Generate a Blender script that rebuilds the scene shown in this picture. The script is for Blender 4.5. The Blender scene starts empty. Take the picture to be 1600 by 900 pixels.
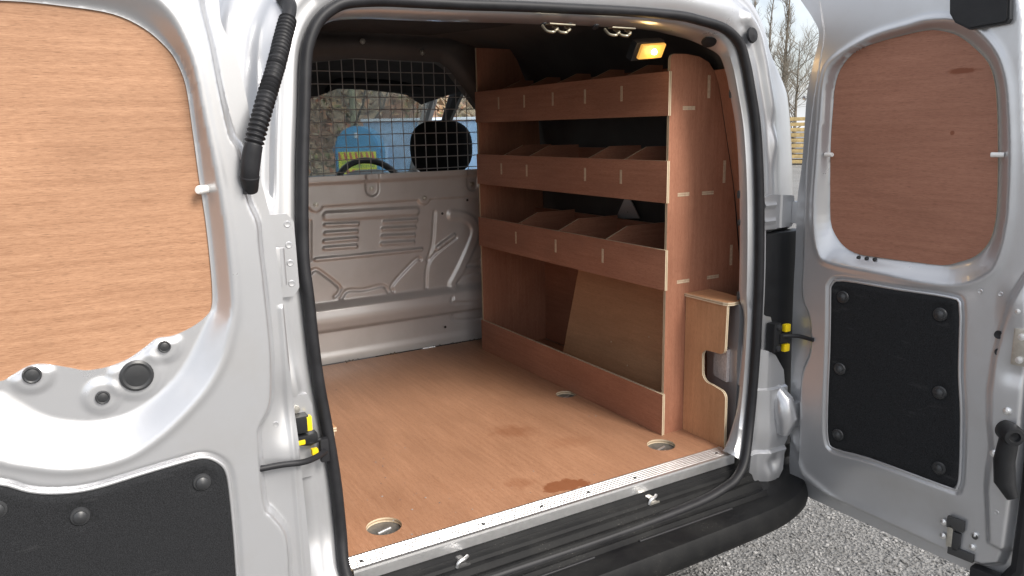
import bpy, bmesh, math, random
import numpy as np
from mathutils import Vector, Matrix
random.seed(4); rng = np.random.default_rng(7)
S = bpy.context.scene
COL = S.collection
# ------------------------------------------------------------------ camera
cd = bpy.data.cameras.new('camera'); cam = bpy.data.objects.new('camera', cd); COL.objects.link(cam)
S.camera = cam
yaw, pitch, roll = 0.5276, 0.2011, -0.02
F = Vector((math.sin(yaw)*math.cos(pitch), math.cos(yaw)*math.cos(pitch), -math.sin(pitch)))
R0 = Vector((math.cos(yaw), -math.sin(yaw), 0)); U0 = R0.cross(F)
Rv = math.cos(roll)*R0 + math.sin(roll)*U0; Uv = -math.sin(roll)*R0 + math.cos(roll)*U0
m = Matrix((Rv, Uv, -F)).transposed().to_4x4(); m.translation = Vector((-0.4641, -1.5345, 0.9334))
cam.matrix_world = m
cd.sensor_width = 36; cd.lens = 36*1217.47/1600; cd.clip_start = .02; cd.clip_end = 600
# ------------------------------------------------------------------ sky, sun, exposure
SUN_EL, SUN_AZ = math.radians(42), math.radians(162)     # azimuth clockwise from +Y (the van's nose)
w = bpy.data.worlds.new('World'); S.world = w; w.use_nodes = True
nt = w.node_tree; nt.nodes.clear()
sky = nt.nodes.new('ShaderNodeTexSky'); sky.sky_type = 'NISHITA'; sky.sun_disc = False
sky.sun_elevation = SUN_EL; sky.sun_rotation = SUN_AZ; sky.air_density = 1.0; sky.dust_density = 3.5; sky.ozone_density = 1.0
bg = nt.nodes.new('ShaderNodeBackground'); bg.inputs[1].default_value = 0.12
wo = nt.nodes.new('ShaderNodeOutputWorld')
tc = nt.nodes.new('ShaderNodeTexCoord'); nz = nt.nodes.new('ShaderNodeTexNoise'); nz.inputs['Scale'].default_value = 2.2; nz.inputs['Detail'].default_value = 6; nz.inputs['Roughness'].default_value = .58
rp = nt.nodes.new('ShaderNodeValToRGB'); rp.color_ramp.elements[0].position = .38; rp.color_ramp.elements[1].position = .62
mx = nt.nodes.new('ShaderNodeMix'); mx.data_type = 'RGBA'
mx.inputs[7].default_value = (11.0, 11.2, 11.5, 1)
ml = nt.nodes.new('ShaderNodeMath'); ml.operation = 'MULTIPLY'; ml.inputs[1].default_value = .8
nt.links.new(tc.outputs['Generated'], nz.inputs['Vector']); nt.links.new(nz.outputs['Fac'], rp.inputs[0]); nt.links.new(rp.outputs[0], ml.inputs[0])
nt.links.new(ml.outputs[0], mx.inputs[0]); nt.links.new(sky.outputs[0], mx.inputs[6])
nt.links.new(mx.outputs[2], bg.inputs[0]); nt.links.new(bg.outputs[0], wo.inputs[0])
sd_ = bpy.data.lights.new('sun', 'SUN'); sun = bpy.data.objects.new('sun', sd_); COL.objects.link(sun)
sd_.energy = 3.4; sd_.angle = math.radians(24); sd_.color = (1, .96, .9)
sdir = Vector((math.sin(SUN_AZ)*math.cos(SUN_EL), math.cos(SUN_AZ)*math.cos(SUN_EL), math.sin(SUN_EL)))
sun.rotation_euler = sdir.to_track_quat('Z', 'Y').to_euler()
S.view_settings.view_transform = 'Standard'; S.view_settings.look = 'None'; S.view_settings.exposure = 0.5; S.view_settings.gamma = 1
S.view_settings.use_curve_mapping = False
S.cycles.max_bounces = 10; S.cycles.diffuse_bounces = 6
# traced outlines, in metres (van frame: x right, y forward, z up from the load floor)
T = {
 'ld_win': [(-0.4864, 1.1365), (-0.4154, 1.1333), (-0.3495, 1.1254), (-0.3051, 1.105), (-0.2743, 1.076), (-0.26, 1.0508), (-0.2505, 1.0147), (-0.247, 0.946), (-0.2443, 0.8647), (-0.2406, 0.7925), (-0.2395, 0.7245), (-0.2404, 0.6669), (-0.2447, 0.6324), (-0.257, 0.6165), (-0.2798, 0.6022), (-0.3125, 0.5908), (-0.3384, 0.5902), (-0.3601, 0.5764), (-0.3867, 0.5614), (-0.4171, 0.5529), (-0.4508, 0.5521), (-0.4733, 0.5605), (-0.5085, 0.5732), (-0.5308, 0.5738), (-0.5542, 0.5629), (-0.5724, 0.5555)],
 'ld_lip': [(-0.4957, 1.1569), (-0.4131, 1.1533), (-0.334, 1.145), (-0.2896, 1.122), (-0.2619, 1.0891), (-0.2466, 1.0528), (-0.2381, 1.0145), (-0.2334, 0.9457), (-0.2305, 0.8643), (-0.2266, 0.7919), (-0.2253, 0.7237), (-0.2273, 0.6662), (-0.2326, 0.6318), (-0.246, 0.6042), (-0.2721, 0.5787), (-0.3091, 0.526), (-0.3545, 0.4874), (-0.3972, 0.4667), (-0.4467, 0.4633), (-0.4927, 0.4753), (-0.5227, 0.4928), (-0.5506, 0.5204), (-0.5741, 0.5412)],
 'ld_face': [(-0.4918, 1.1762), (-0.3943, 1.1749), (-0.3168, 1.162), (-0.2722, 1.1263), (-0.2501, 1.078), (-0.2397, 1.033), (-0.233, 0.9662), (-0.2256, 0.9029), (-0.2191, 0.8381), (-0.2146, 0.7719), (-0.213, 0.6931), (-0.2159, 0.6361), (-0.2258, 0.5969), (-0.2433, 0.5471), (-0.2744, 0.4997), (-0.3206, 0.456), (-0.3648, 0.4245), (-0.4067, 0.4052), (-0.4556, 0.3997), (-0.5015, 0.4054), (-0.5445, 0.4215), (-0.5852, 0.4423)],
 'ld_panel_edge': [(-0.2202, 1.2076), (-0.2248, 1.1486), (-0.2146, 1.0782), (-0.2071, 1.0056), (-0.197, 0.9341), (-0.1854, 0.9113), (-0.1803, 0.8841), (-0.1771, 0.8214), (-0.1644, 0.7791), (-0.1638, 0.7336), (-0.1617, 0.6641), (-0.16, 0.5451), (-0.1652, 0.4667), (-0.1722, 0.4372), (-0.1924, 0.4017), (-0.1953, 0.3674), (-0.1971, 0.3173), (-0.1948, 0.246), (-0.1803, 0.2197), (-0.1598, 0.1739), (-0.1598, 0.0954)],
 'ld_outer': [(-0.196, 1.2168), (-0.1873, 1.1566), (-0.1857, 1.1165), (-0.1676, 1.0721), (-0.1571, 1.008), (-0.1524, 0.961), (-0.1508, 0.8886), (-0.1388, 0.8312), (-0.1298, 0.7727), (-0.1269, 0.7371), (-0.1218, 0.6539), (-0.1191, 0.535), (-0.1151, 0.413), (-0.1111, 0.2664), (-0.1081, 0.1154), (-0.1097, 0.0578)],
 'ld_trim': [(-0.5912, 0.395), (-0.5565, 0.3737), (-0.5187, 0.3602), (-0.4654, 0.354), (-0.3803, 0.3623), (-0.3198, 0.3676), (-0.2889, 0.3674), (-0.2683, 0.355), (-0.2558, 0.3346), (-0.2527, 0.2937), (-0.2529, 0.202), (-0.2549, 0.1269)],
 'ld_grommets': [(-0.3291, 0.576), (-0.3773, 0.5323), (-0.4325, 0.5038), (-0.5279, 0.5606)],
 'ld_clips': [(-0.2959, 0.3275), (-0.4886, 0.3164)],
 'ld_peg': [(-0.2459, 0.8423)],
 'ld_hinge': [(-0.1397, 0.7073), (-0.144, 0.6537)],
 'hose': [(-0.1671, -0.13, 0.8374), (-0.1703, -0.145, 0.8635), (-0.1655, -0.15, 0.8959), (-0.1564, -0.15, 0.9278), (-0.1309, -0.13, 0.9869), (-0.096, -0.09, 1.0546), (-0.0691, -0.05, 1.1088), (-0.0474, -0.02, 1.1527), (-0.0418, 0.0, 1.1727), (-0.0484, 0.02, 1.19)],
 'rd_win': [(0.3258, 1.1401), (0.3629, 1.1347), (0.3998, 1.1196), (0.4371, 1.0893), (0.4671, 1.0562), (0.4845, 1.0133), (0.4959, 0.9498), (0.5061, 0.8575), (0.5144, 0.7567), (0.5147, 0.698), (0.5051, 0.6555), (0.4804, 0.6226), (0.4463, 0.6047), (0.4105, 0.5925), (0.3411, 0.5919), (0.2506, 0.5926), (0.1983, 0.5951), (0.1614, 0.6082), (0.1318, 0.6364), (0.1144, 0.6732), (0.1073, 0.7505), (0.1005, 0.8777), (0.1011, 0.9775), (0.1032, 1.0266), (0.1148, 1.0665), (0.144, 1.101), (0.177, 1.1169), (0.2496, 1.1315)],
 'rd_face': [(0.3412, 1.1536), (0.3987, 1.1472), (0.4489, 1.1197), (0.4886, 1.0752), (0.5122, 1.0179), (0.5252, 0.949), (0.5366, 0.859), (0.5436, 0.7607), (0.5442, 0.7007), (0.5371, 0.6375), (0.5187, 0.5908), (0.4659, 0.5576), (0.3926, 0.5502), (0.272, 0.5578), (0.1481, 0.5673), (0.1127, 0.5945), (0.0967, 0.6661), (0.093, 0.7519), (0.0968, 0.9201), (0.1014, 1.0423), (0.125, 1.0886), (0.2038, 1.1282), (0.2971, 1.147)],
 'rd_trim': [(0.145, 0.5039), (0.1735, 0.5186), (0.3166, 0.5162), (0.4464, 0.5159), (0.4668, 0.499), (0.4743, 0.4157), (0.4804, 0.3327), (0.4935, 0.2359), (0.5035, 0.0922), (0.4995, 0.0537), (0.4804, 0.0483), (0.2825, 0.0553), (0.1873, 0.0494), (0.1631, 0.0661), (0.1551, 0.156), (0.1499, 0.3479), (0.1431, 0.4772)],
 'rd_clips': [(0.1782, 0.4775), (0.4293, 0.4751), (0.1828, 0.2792), (0.4447, 0.2813), (0.1901, 0.0916), (0.46, 0.0886)],
 'rd_inner': [(0.0197, 1.3142), (0.0572, 1.2457), (0.077, 1.1643), (0.0695, 1.0848), (0.0563, 0.9707), (0.0496, 0.8359), (0.0505, 0.6974), (0.0542, 0.5736), (0.057, 0.4635), (0.0847, 0.4006), (0.0926, 0.3062), (0.0697, 0.2219), (0.0739, 0.0533), (0.0798, -0.0434), (0.1066, -0.0774), (0.1933, -0.0956), (0.3664, -0.1084), (0.5271, -0.1197)],
 'rd_outer': [(-0.0503, 1.3282), (-0.015, 1.2578), (0.0264, 1.2038), (0.0459, 1.1611), (0.0337, 1.0885), (0.0198, 1.0058), (0.0168, 0.8341), (0.0079, 0.7189), (0.011, 0.5652), (0.0111, 0.4613), (0.0175, 0.2122), (0.0255, 0.0402), (0.0304, -0.0797), (0.0499, -0.1196), (0.087, -0.1362), (0.1827, -0.1446), (0.3736, -0.1545), (0.5406, -0.1631)],
 'rd_pts': [(0.1234, 0.8506), (0.5148, 0.8559), (0.5629, 0.4524), (0.5668, 0.4123), (0.5996, 0.2808), (0.5818, 0.1716), (0.5054, -0.0463), (0.6266, 0.2347), (0.6067, 0.4345), (0.586, 0.578), (0.5637, 0.4857), (0.5516, 0.3144), (0.5689, 0.1769), (0.5669, 0.0789)],
 'rd_black': [(0.3915, 1.2281), (0.3967, 1.1696), (0.4097, 1.1487), (0.4413, 1.1301), (0.5159, 1.1353), (0.5213, 1.1439), (0.5161, 1.2098)],
 'seal_r': [(0.3362, 0.0327, 1.1958), (0.4638, 0.0331, 1.1999), (0.6373, 0.0335, 1.2035), (0.7888, 0.0338, 1.2061), (0.9381, 0.0337, 1.2049), (1.0112, 0.0329, 1.1976), (1.1004, 0.0312, 1.1809), (1.1522, 0.0276, 1.1469), (1.1733, 0.0224, 1.0977), (1.1868, 0.0161, 1.0375), (1.205, 0.0041, 0.9235), (1.208, -0.0142, 0.7504), (1.2036, -0.03, 0.538), (1.2046, -0.03, 0.3533), (1.2001, -0.03, 0.2115), (1.1811, -0.0397, 0.0923), (1.1359, -0.0699, 0.006), (1.0907, -0.0838, -0.0337), (1.0314, -0.0897, -0.0505)],
 'seal_l': [(0.2177, 0.0325, 1.1939), (0.1476, 0.0323, 1.1922), (0.0799, 0.0315, 1.1843), (0.0432, 0.0297, 1.1676), (0.0151, 0.0271, 1.142), (-0.005, 0.0232, 1.105), (-0.0154, 0.0189, 1.065), (-0.0263, 0.0104, 0.9837), (-0.0426, -0.0025, 0.8617), (-0.0573, -0.0187, 0.7074), (-0.0564, -0.0281, 0.6177), (-0.0508, -0.03, 0.4696), (-0.0367, -0.03, 0.3297), (-0.0278, -0.03, 0.2211), (-0.0248, -0.0328, 0.112), (-0.0302, -0.0567, 0.0438)],
 'bh_slots': [(0.4616, 0.5719), (0.5944, 0.5662), (0.4593, 0.5381), (0.5886, 0.5358), (0.4533, 0.5064), (0.5868, 0.5058), (0.4514, 0.4779), (0.5819, 0.4751), (0.713, 0.5647), (0.8549, 0.5616), (0.7044, 0.5358), (0.8461, 0.5311), (0.7006, 0.5045), (0.8413, 0.4983), (0.6959, 0.4742), (0.8368, 0.4693), (0.4714, 0.606), (0.8515, 0.5997), (0.4131, 0.4362), (0.8722, 0.4345)],
 'bh_bolts': [(0.6624, 0.7063), (1.1253, 0.701), (0.4259, 0.6563), (0.8931, 0.6551)],
 'bh_holes': [(0.9789, 0.581), (1.1026, 0.6315), (0.9703, 0.0764)],
 'bh_g1': [(0.3869, 0.3806), (0.4008, 0.3939), (0.4237, 0.3887), (0.4993, 0.3178), (0.4996, 0.2921), (0.4821, 0.2751)],
 'bh_g2': [(0.5074, 0.2643), (0.5364, 0.2933), (0.605, 0.2888), (0.6909, 0.2951), (0.7149, 0.2656)],
 'bh_g3': [(0.7336, 0.2682), (0.7352, 0.2977), (0.8414, 0.39), (0.868, 0.3902)],
 'bh_g4': [(0.9434, 0.5885), (0.9267, 0.4513), (0.8999, 0.384)],
 'bh_g4b': [(1.0407, 0.4713), (0.9107, 0.3829), (0.888, 0.2645)],
 'bh_g5': [(0.9519, 0.432), (1.0298, 0.4773)],
 'bh_g6': [(1.0257, 0.5727), (1.0832, 0.5606), (1.1252, 0.5302), (1.1347, 0.4734), (1.0759, 0.3559), (1.0182, 0.2644)],
 'bh_g7': [(1.0386, 0.2672), (1.0678, 0.2897), (1.1572, 0.3078)],
 'bh_g8': [(1.0924, 0.3387), (1.1564, 0.358)],
 'bh_g8b': [(1.0924, 0.3387), (1.158, 0.3349)],
 'bh_g9': [(0.997, 0.2102), (1.0073, 0.186), (1.1531, 0.1778)],
 'bh_g10': [(1.0103, 0.1178), (1.0322, 0.0958), (1.1502, 0.0865)],
 'bh_g11': [(0.4011, 0.5903), (0.39, 0.4358)],
 'bh_railbot': [(0.3867, 0.6427), (1.1428, 0.6501)],
 'bh_crease1': [(0.391, 0.2565), (1.153, 0.2485)],
 'bh_crease2': [(0.392, 0.1393), (1.1494, 0.1357)],
 'bh_low': [(0.3983, 0.0272), (1.1549, 0.0084)],
 'end': [(1.0536, 1.1166), (1.058, 1.1253), (1.0719, 1.1309), (1.1314, 1.1326), (1.1805, 1.127), (1.2184, 1.1121), (1.2396, 1.0892), (1.2591, 1.0534), (1.2913, 0.9242), (1.3348, 0.7509), (1.3844, 0.4461)],
 'strapL': [(-0.0545, -0.06, 0.3026), (-0.1056, -0.085, 0.3223), (-0.1935, -0.125, 0.3335)],
 'yelL': [(-0.0821, -0.055, 0.3712), (-0.0963, -0.055, 0.3351), (-0.0737, -0.06, 0.3098), (-0.0954, -0.05, 0.3966)],
 'strapR': [(1.2625, -0.03, 0.3427), (1.3473, -0.05, 0.3323), (1.3106, -0.1416, 0.3432)],
 'yelR': [(1.3068, -0.03, 0.3551), (1.3108, -0.03, 0.2986), (1.252, -0.03, 0.3424)],
 'hingeR': [(1.3077, -0.02, 0.6909), (1.3399, -0.04, 0.6867), (1.3491, -0.02, 0.1149), (1.3765, -0.04, 0.1073)],
 'pillR_low': [(1.2015, 0.309), (1.233, 0.302), (1.2629, 0.2857), (1.3011, 0.2347), (1.3098, 0.1881), (1.3159, 0.023), (1.2965, -0.0131), (1.2944, -0.0636), (1.2693, -0.0984), (1.2263, -0.1017), (1.1727, -0.0878)],
 'lampboxR': [(1.2548, 0.5745), (1.2704, 0.6154), (1.3828, 0.6431), (1.4442, -0.0406), (1.3479, -0.0186), (1.2723, 0.2978)],
 'roofhooks': [(0.553, 0.02, 1.1485), (0.6007, 0.02, 1.1547), (0.73, 0.02, 1.1487), (0.7823, 0.02, 1.1552), (0.6297, 0.01, 1.169), (0.7071, 0.01, 1.1683)],
 'brakelight': [(0.8497, 0.06, 1.2416)],
 'frmholes': [(1.19, 0.0009, 0.7417), (1.19, -0.0032, 0.6639), (1.19, -0.0024, 0.4563)],
 'headlights': [(0.1302, 0.1224, 0.0), (1.0142, 0.1357, 0.0), (1.0328, 0.6674, 0.0)],
 'stain': [(0.5471, 0.072), (0.5989, 0.0742), (0.6386, 0.1085), (0.6753, 0.0943), (0.6743, 0.0483), (0.6424, 0.0328), (0.5965, 0.0402), (0.5603, 0.0461)],
 'stain2': [(0.5084, 0.1553), (0.7053, 0.4901)],
 'bumper': [(0.565, -0.2089, -0.1), (1.1581, -0.1938, -0.1), (1.2623, -0.1651, -0.1)],
 'bg_tree': [(33.288, 26.5983, 3.2753), (47.7135, 43.1338, 8.8591), (48.4199, 42.6041, 8.3589), (49.2001, 42.2596, 8.8253), (24.6758, 19.3249, 1.2415), (24.6032, 19.2248, 0.638)],
 'bg_bin': [(5.2686, 16.2575, 0.3868), (6.1606, 15.7329, 0.3665), (5.8272, 16.1003, 1.1003), (5.6623, 15.9231, -0.0578), (5.355, 16.2512, 0.5737), (6.145, 15.7867, 0.5557)],
 'bg_skip': [(6.7894, 18.5288, 1.2538), (9.3685, 17.0043, 1.1621), (9.2475, 16.8375, 0.1558), (7.8689, 17.6482, 0.1872)],
 'bg_trunk': [(7.9215, 22.2087, 2.1242), (7.8572, 22.0866, 1.4479)],
 'headrest': [(0.9459, 1.72, 0.8575), (1.2513, 1.72, 0.8487), (1.0986, 1.72, 0.9726), (1.0895, 1.72, 0.7498)],
 'wheel': [(0.919, 2.25, 0.7957), (0.7659, 2.25, 0.7325), (1.0704, 2.25, 0.7317)],
 'visor': [(0.6116, 2.2, 1.0843), (0.7764, 2.2, 1.1411), (0.8721, 2.2, 1.1389), (1.0032, 2.2, 1.1277), (1.1739, 2.2, 1.1162), (1.2556, 2.2, 1.1229)],
 'apillar': [(1.3507, 2.35, 1.1307), (1.4948, 3.0, 0.7102), (1.3096, 1.95, 1.1715), (1.2839, 2.2, 0.9467), (1.3603, 1.9, 1.0638)],
 'bhhead': [(0.434, 1.53, 1.2003), (0.6398, 1.53, 1.2224), (1.0024, 1.53, 1.2141), (1.046, 1.53, 1.1866), (1.0953, 1.53, 1.1295), (1.1638, 1.53, 1.0498)],
}
# ------------------------------------------------------------------ materials
M = {}
class NB:
    """small node-tree builder"""
    def __init__(s, name):
        s.m = bpy.data.materials.new(name); s.m.use_nodes = True; s.t = s.m.node_tree; s.t.nodes.clear()
        s.o = s.n('OutputMaterial'); s.b = s.n('BsdfPrincipled'); s.l(s.b.outputs[0], s.o.inputs[0]); M[name] = s.m
    def n(s, k, **kw):
        x = s.t.nodes.new('ShaderNode'+k)
        for a, v in kw.items(): setattr(x, a, v)
        return x
    def l(s, a, b): s.t.links.new(a, b)
    def coord(s, kind='Object', scale=(1,1,1)):
        c = s.n('TexCoord'); mp = s.n('Mapping'); mp.inputs['Scale'].default_value = scale
        s.l(c.outputs[kind], mp.inputs[0]); return mp.outputs[0]
    def noise(s, vec, scale=5, detail=4, rough=.55, dist=0):
        x = s.n('TexNoise'); x.inputs['Scale'].default_value = scale; x.inputs['Detail'].default_value = detail
        x.inputs['Roughness'].default_value = rough; x.inputs['Distortion'].default_value = dist
        if vec is not None: s.l(vec, x.inputs['Vector'])
        return x.outputs['Fac']
    def ramp(s, fac, stops):
        x = s.n('ValToRGB'); e = x.color_ramp.elements
        while len(e) < len(stops): e.new(.5)
        for i, (p, c) in enumerate(stops):
            e[i].position = p; e[i].color = (c, c, c, 1) if not isinstance(c, (tuple, list)) else (*c, 1)
        s.l(fac, x.inputs[0]); return x.outputs[0]
    def mix(s, fac, a, b, mode='MIX'):
        x = s.n('Mix', data_type='RGBA', blend_type=mode)
        for i, v in ((0, fac), (6, a), (7, b)):
            if hasattr(v, 'links'): s.l(v, x.inputs[i])
            elif i == 0: x.inputs[i].default_value = v
            else: x.inputs[i].default_value = (*v, 1)
        return x.outputs[2]
    def math(s, op, a, b=0.0, clamp=False):
        x = s.n('Math', operation=op); x.use_clamp = clamp
        for i, v in ((0, a), (1, b)):
            if hasattr(v, 'links'): s.l(v, x.inputs[i])
            else: x.inputs[i].default_value = v
        return x.outputs[0]
    def bump(s, h, strength=.2, dist=.002):
        x = s.n('Bump'); x.inputs['Strength'].default_value = strength; x.inputs['Distance'].default_value = dist
        s.l(h, x.inputs['Height']); s.l(x.outputs[0], s.b.inputs['Normal']); return x
    def set(s, **kw):
        names = dict(col='Base Color', rough='Roughness', metal='Metallic', spec='Specular IOR Level', coat='Coat Weight', coatr='Coat Roughness')
        for k, v in kw.items():
            i = s.b.inputs[names[k]]
            if hasattr(v, 'links'): s.l(v, i)
            else: i.default_value = (*v, 1) if isinstance(v, (tuple, list)) else v
        return s
def plain(name, col, rough=.5, metal=0, var=.12, vscale=14, bump=0, bscale=300, spec=.5, coat=0):
    b = NB(name); v = b.coord()
    n = b.noise(v, vscale, 5)
    c = b.mix(b.ramp(n, [(.3, 0.0), (.72, 1.0)]), tuple(x*(1-var) for x in col), tuple(min(1, x*(1+var)) for x in col))
    b.set(col=c, rough=b.math('MULTIPLY_ADD', n, .12), metal=metal, spec=spec, coat=coat)
    # roughness = noise*.12 + (rough-.06)
    b.b.inputs['Roughness'].links[0].from_node.inputs[2].default_value = rough-.06
    if bump: b.bump(b.noise(v, bscale, 3), bump, .001)
    return b
def ply(name, dark, light, rough=.55, stain=None, mott=.35, spec=.35):
    """plywood face; UV in metres, grain along U"""
    b = NB(name); uv = b.coord('UV')
    oi = b.n('ObjectInfo'); off = b.n('VectorMath', operation='ADD'); sc = b.n('VectorMath', operation='SCALE')
    cb = b.n('CombineXYZ'); b.l(oi.outputs['Random'], cb.inputs[0]); b.l(oi.outputs['Random'], cb.inputs[1]); b.l(cb.outputs[0], sc.inputs[0]); sc.inputs['Scale'].default_value = 17
    b.l(uv, off.inputs[0]); b.l(sc.outputs[0], off.inputs[1]); v0 = off.outputs[0]
    def mp(sx, sy):
        x = b.n('Mapping'); x.inputs['Scale'].default_value = (sx, sy, 1); b.l(v0, x.inputs[0]); return x.outputs[0]
    fine = b.noise(mp(52, 560), 1, 4, .8); mid = b.noise(mp(5, 90), 1, 5, .65, .2); big = b.noise(mp(2.2, 4.5), 1.3, 4, .55, .6)
    pore = b.noise(mp(60, 800), 1, 2, .5)
    f = b.math('ADD', b.math('MULTIPLY', fine, .6), b.math('MULTIPLY', mid, .4))
    c = b.mix(b.ramp(f, [(.33, 0.0), (.68, 1.0)]), dark, light)
    c = b.mix(b.math('MULTIPLY', b.ramp(big, [(.35, 0.0), (.7, 1.0)]), mott), c, tuple(x*.62 for x in dark))
    c = b.mix(b.math('MULTIPLY', b.ramp(pore, [(.58, 0.0), (.70, 1.0)]), .5), c, tuple(x*.5 for x in dark))
    if stain:
        for (cx, cy, rx, ry, ang, amt, thr) in stain:
            q = b.n('Mapping', vector_type='TEXTURE'); q.inputs['Location'].default_value = (cx, cy, 0); q.inputs['Rotation'].default_value = (0, 0, ang); q.inputs['Scale'].default_value = (rx, ry, 1)
            b.l(uv, q.inputs[0]); ln = b.n('VectorMath', operation='LENGTH'); b.l(q.outputs[0], ln.inputs[0])
            wob = b.noise(b.coord('UV', (1, 1, 1)), 26, 4, .6)
            dd = b.math('ADD', ln.outputs['Value'], b.math('MULTIPLY', b.math('SUBTRACT', wob, .5), 1.5))
            mk = b.ramp(dd, [(1-thr, 1.0), (1+thr, 0.0)])
            c = b.mix(b.math('MULTIPLY', mk, amt), c, tuple(x*y for x, y in zip(dark, (.72, .5, .36))))
    b.set(col=c, rough=b.math('ADD', b.math('MULTIPLY', fine, .2), rough-.1), spec=spec)
    b.bump(b.math('ADD', fine, b.math('MULTIPLY', pore, .6)), .22, .0006)
    return b
# wood
ply('ply_shelf', (.29, .115, .066), (.50, .240, .150), mott=.45)
ply('ply_floor', (.28, .132, .070), (.50, .275, .165), .42, stain=[(.070, .618, .034, .070, .25, .8, .12), (.145, .52, .04, .05, 0, .35, .6), (.47, .70, .06, .09, .5, .4, .6), (.30, .80, .05, .09, .2, .25, .7)], mott=.28, spec=.4)
ply('ply_door_lit', (.25, .122, .064), (.51, .295, .175), .6, mott=.25)  # left door ply, the sun's yellow cast put into the colour
ply('ply_door_shade', (.25, .108, .066), (.42, .205, .138), .55, stain=[(.42, 1.045, .045, .008, 0, .9, .45), (.405, .905, .006, .006, 0, .8, .3)], mott=.3)  # same ply on the right door, shade painted in as darker and redder
ply('ply_brown', (.40, .200, .098), (.60, .330, .180), .5, mott=.45)
b = NB('ply_edge'); uv = b.coord('UV'); sp = b.n('SeparateXYZ'); b.l(uv, sp.inputs[0])
n = b.noise(b.coord('UV', (90, 4, 1)), 1, 3)
line = b.ramp(b.math('ABSOLUTE', b.math('SUBTRACT', sp.outputs[1], .5)), [(.10, 1.0), (.17, 0.0)])
c = b.mix(b.math('MULTIPLY', line, .8), b.mix(n, (.50, .40, .27), (.68, .57, .41)), (.26, .16, .09)); b.set(col=c, rough=.7)
plain('tenon_wood', (.55, .42, .29), .65, var=.2, vscale=120)
# metals and paint
def paint(name, col, rough, metal, coat=.35):
    b = NB(name); v = b.coord(); fl = b.noise(v, 1400, 2, .5); dirt = b.noise(v, 7, 6, .62)
    c = b.mix(b.math('MULTIPLY', fl, .35), col, tuple(x*.72 for x in col))
    c = b.mix(b.math('MULTIPLY', b.ramp(dirt, [(.5, 0.0), (.78, 1.0)]), .22), c, (.36, .33, .29))
    b.set(col=c, rough=b.math('ADD', b.math('MULTIPLY', dirt, .16), rough-.08), metal=metal, coat=coat, coatr=.07); b.bump(b.noise(v, 260, 2), .02, .0005)
paint('silver', (.54, .545, .56), .30, .62, .5)
paint('silver_in', (.66, .64, .625), .34, .3, .6)
paint('grey_seal', (.36, .36, .35), .6, .0, 0)
plain('aluminium', (.80, .80, .80), .34, .9, .05, 60)
plain('zinc', (.55, .53, .48), .38, .9, .15, 80)
plain('brass_zinc', (.40, .36, .27), .36, .9, .15, 80)
plain('cup_steel', (.20, .195, .185), .45, .6, .3, 60)
plain('wire_steel', (.42, .395, .38), .5, .4, .15, 40)
plain('dark_metal', (.06, .06, .06), .5, .3)
# rubber, plastics, cloth
plain('rubber', (.017, .017, .019), .5, 0, .25, 30, .12, 500, .3)
plain('black_plastic', (.016, .0165, .018), .45, 0, .25, 20, .35, 700, .3)
b = NB('bumper_plastic'); v = b.coord(); d1 = b.noise(v, 9, 6, .65); d2 = b.n('TexVoronoi'); d2.inputs['Scale'].default_value = 160; b.l(v, d2.inputs['Vector'])
spk = b.math('MULTIPLY', b.ramp(d2.outputs['Distance'], [(.06, 1.0), (.16, 0.0)]), b.ramp(d1, [(.52, 0.0), (.66, 1.0)]))
c = b.mix(b.ramp(d1, [(.35, 0.0), (.8, 1.0)]), (.006, .0062, .007), (.019, .019, .0185)); c = b.mix(b.math('MULTIPLY', spk, .5), c, (.30, .28, .25))
b.set(col=c, rough=b.math('ADD', b.math('MULTIPLY', d1, .25), .42), spec=.16); b.bump(b.noise(v, 800, 2), .3, .0008)
b = NB('trim_felt'); v = b.coord(); n1 = b.noise(v, 700, 2, .6); n2 = b.noise(b.coord('Object', (2, 2, 9)), 4, 5, .6)
c = b.mix(b.ramp(n1, [(.35, 0.0), (.72, 1.0)]), (.007, .0075, .008), (.032, .033, .036)); c = b.mix(b.math('MULTIPLY', b.ramp(n2, [(.62, 0.0), (.8, 1.0)]), .25), c, (.13, .13, .13))
b.set(col=c, rough=.8, spec=.15); b.bump(n1, .5, .0012)
plain('black_cap', (.03, .031, .033), .38, 0, .2, 20)
plain('yellow_plastic', (.80, .58, .01), .4, 0, .06)
plain('white_plastic', (.78, .77, .74), .35, 0, .04)
plain('headliner', (.055, .052, .052), .9, 0, .2, 20, .3, 400)
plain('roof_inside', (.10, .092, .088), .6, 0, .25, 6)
plain('cab_grey', (.40, .41, .43), .6, 0, .08)
plain('fabric_black', (.008, .008, .009), .85, 0, .3, 60, .3, 500, .2)
plain('dash_plastic', (.045, .047, .05), .6, 0, .2, 20, .2, 300)
b = NB('glass'); b.t.nodes.remove(b.b); tr = b.n('BsdfTransparent'); tr.inputs[0].default_value = (.88, .92, .91, 1); gl = b.n('BsdfGlossy'); gl.inputs['Roughness'].default_value = .02
fr = b.n('Fresnel'); fr.inputs[0].default_value = 1.45; ms = b.n('MixShader'); b.l(b.math('MULTIPLY', fr.outputs[0], .5), ms.inputs[0]); b.l(tr.outputs[0], ms.inputs[1]); b.l(gl.outputs[0], ms.inputs[2]); b.l(ms.outputs[0], b.o.inputs[0])
b = NB('lamp_lens'); v = b.coord(); ln = b.n('VectorMath', operation='LENGTH'); b.l(v, ln.inputs[0])
b.set(col=(.75, .42, .10), rough=.25); b.b.inputs['Transmission Weight'].default_value = .2
b.b.inputs['Emission Color'].default_value = (1, .50, .10, 1)
b.b.inputs['Emission Strength'].default_value = .42
b = NB('bulb'); b.set(col=(1, .8, .4)); b.b.inputs['Emission Color'].default_value = (1, .80, .36, 1); b.b.inputs['Emission Strength'].default_value = 9
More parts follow.
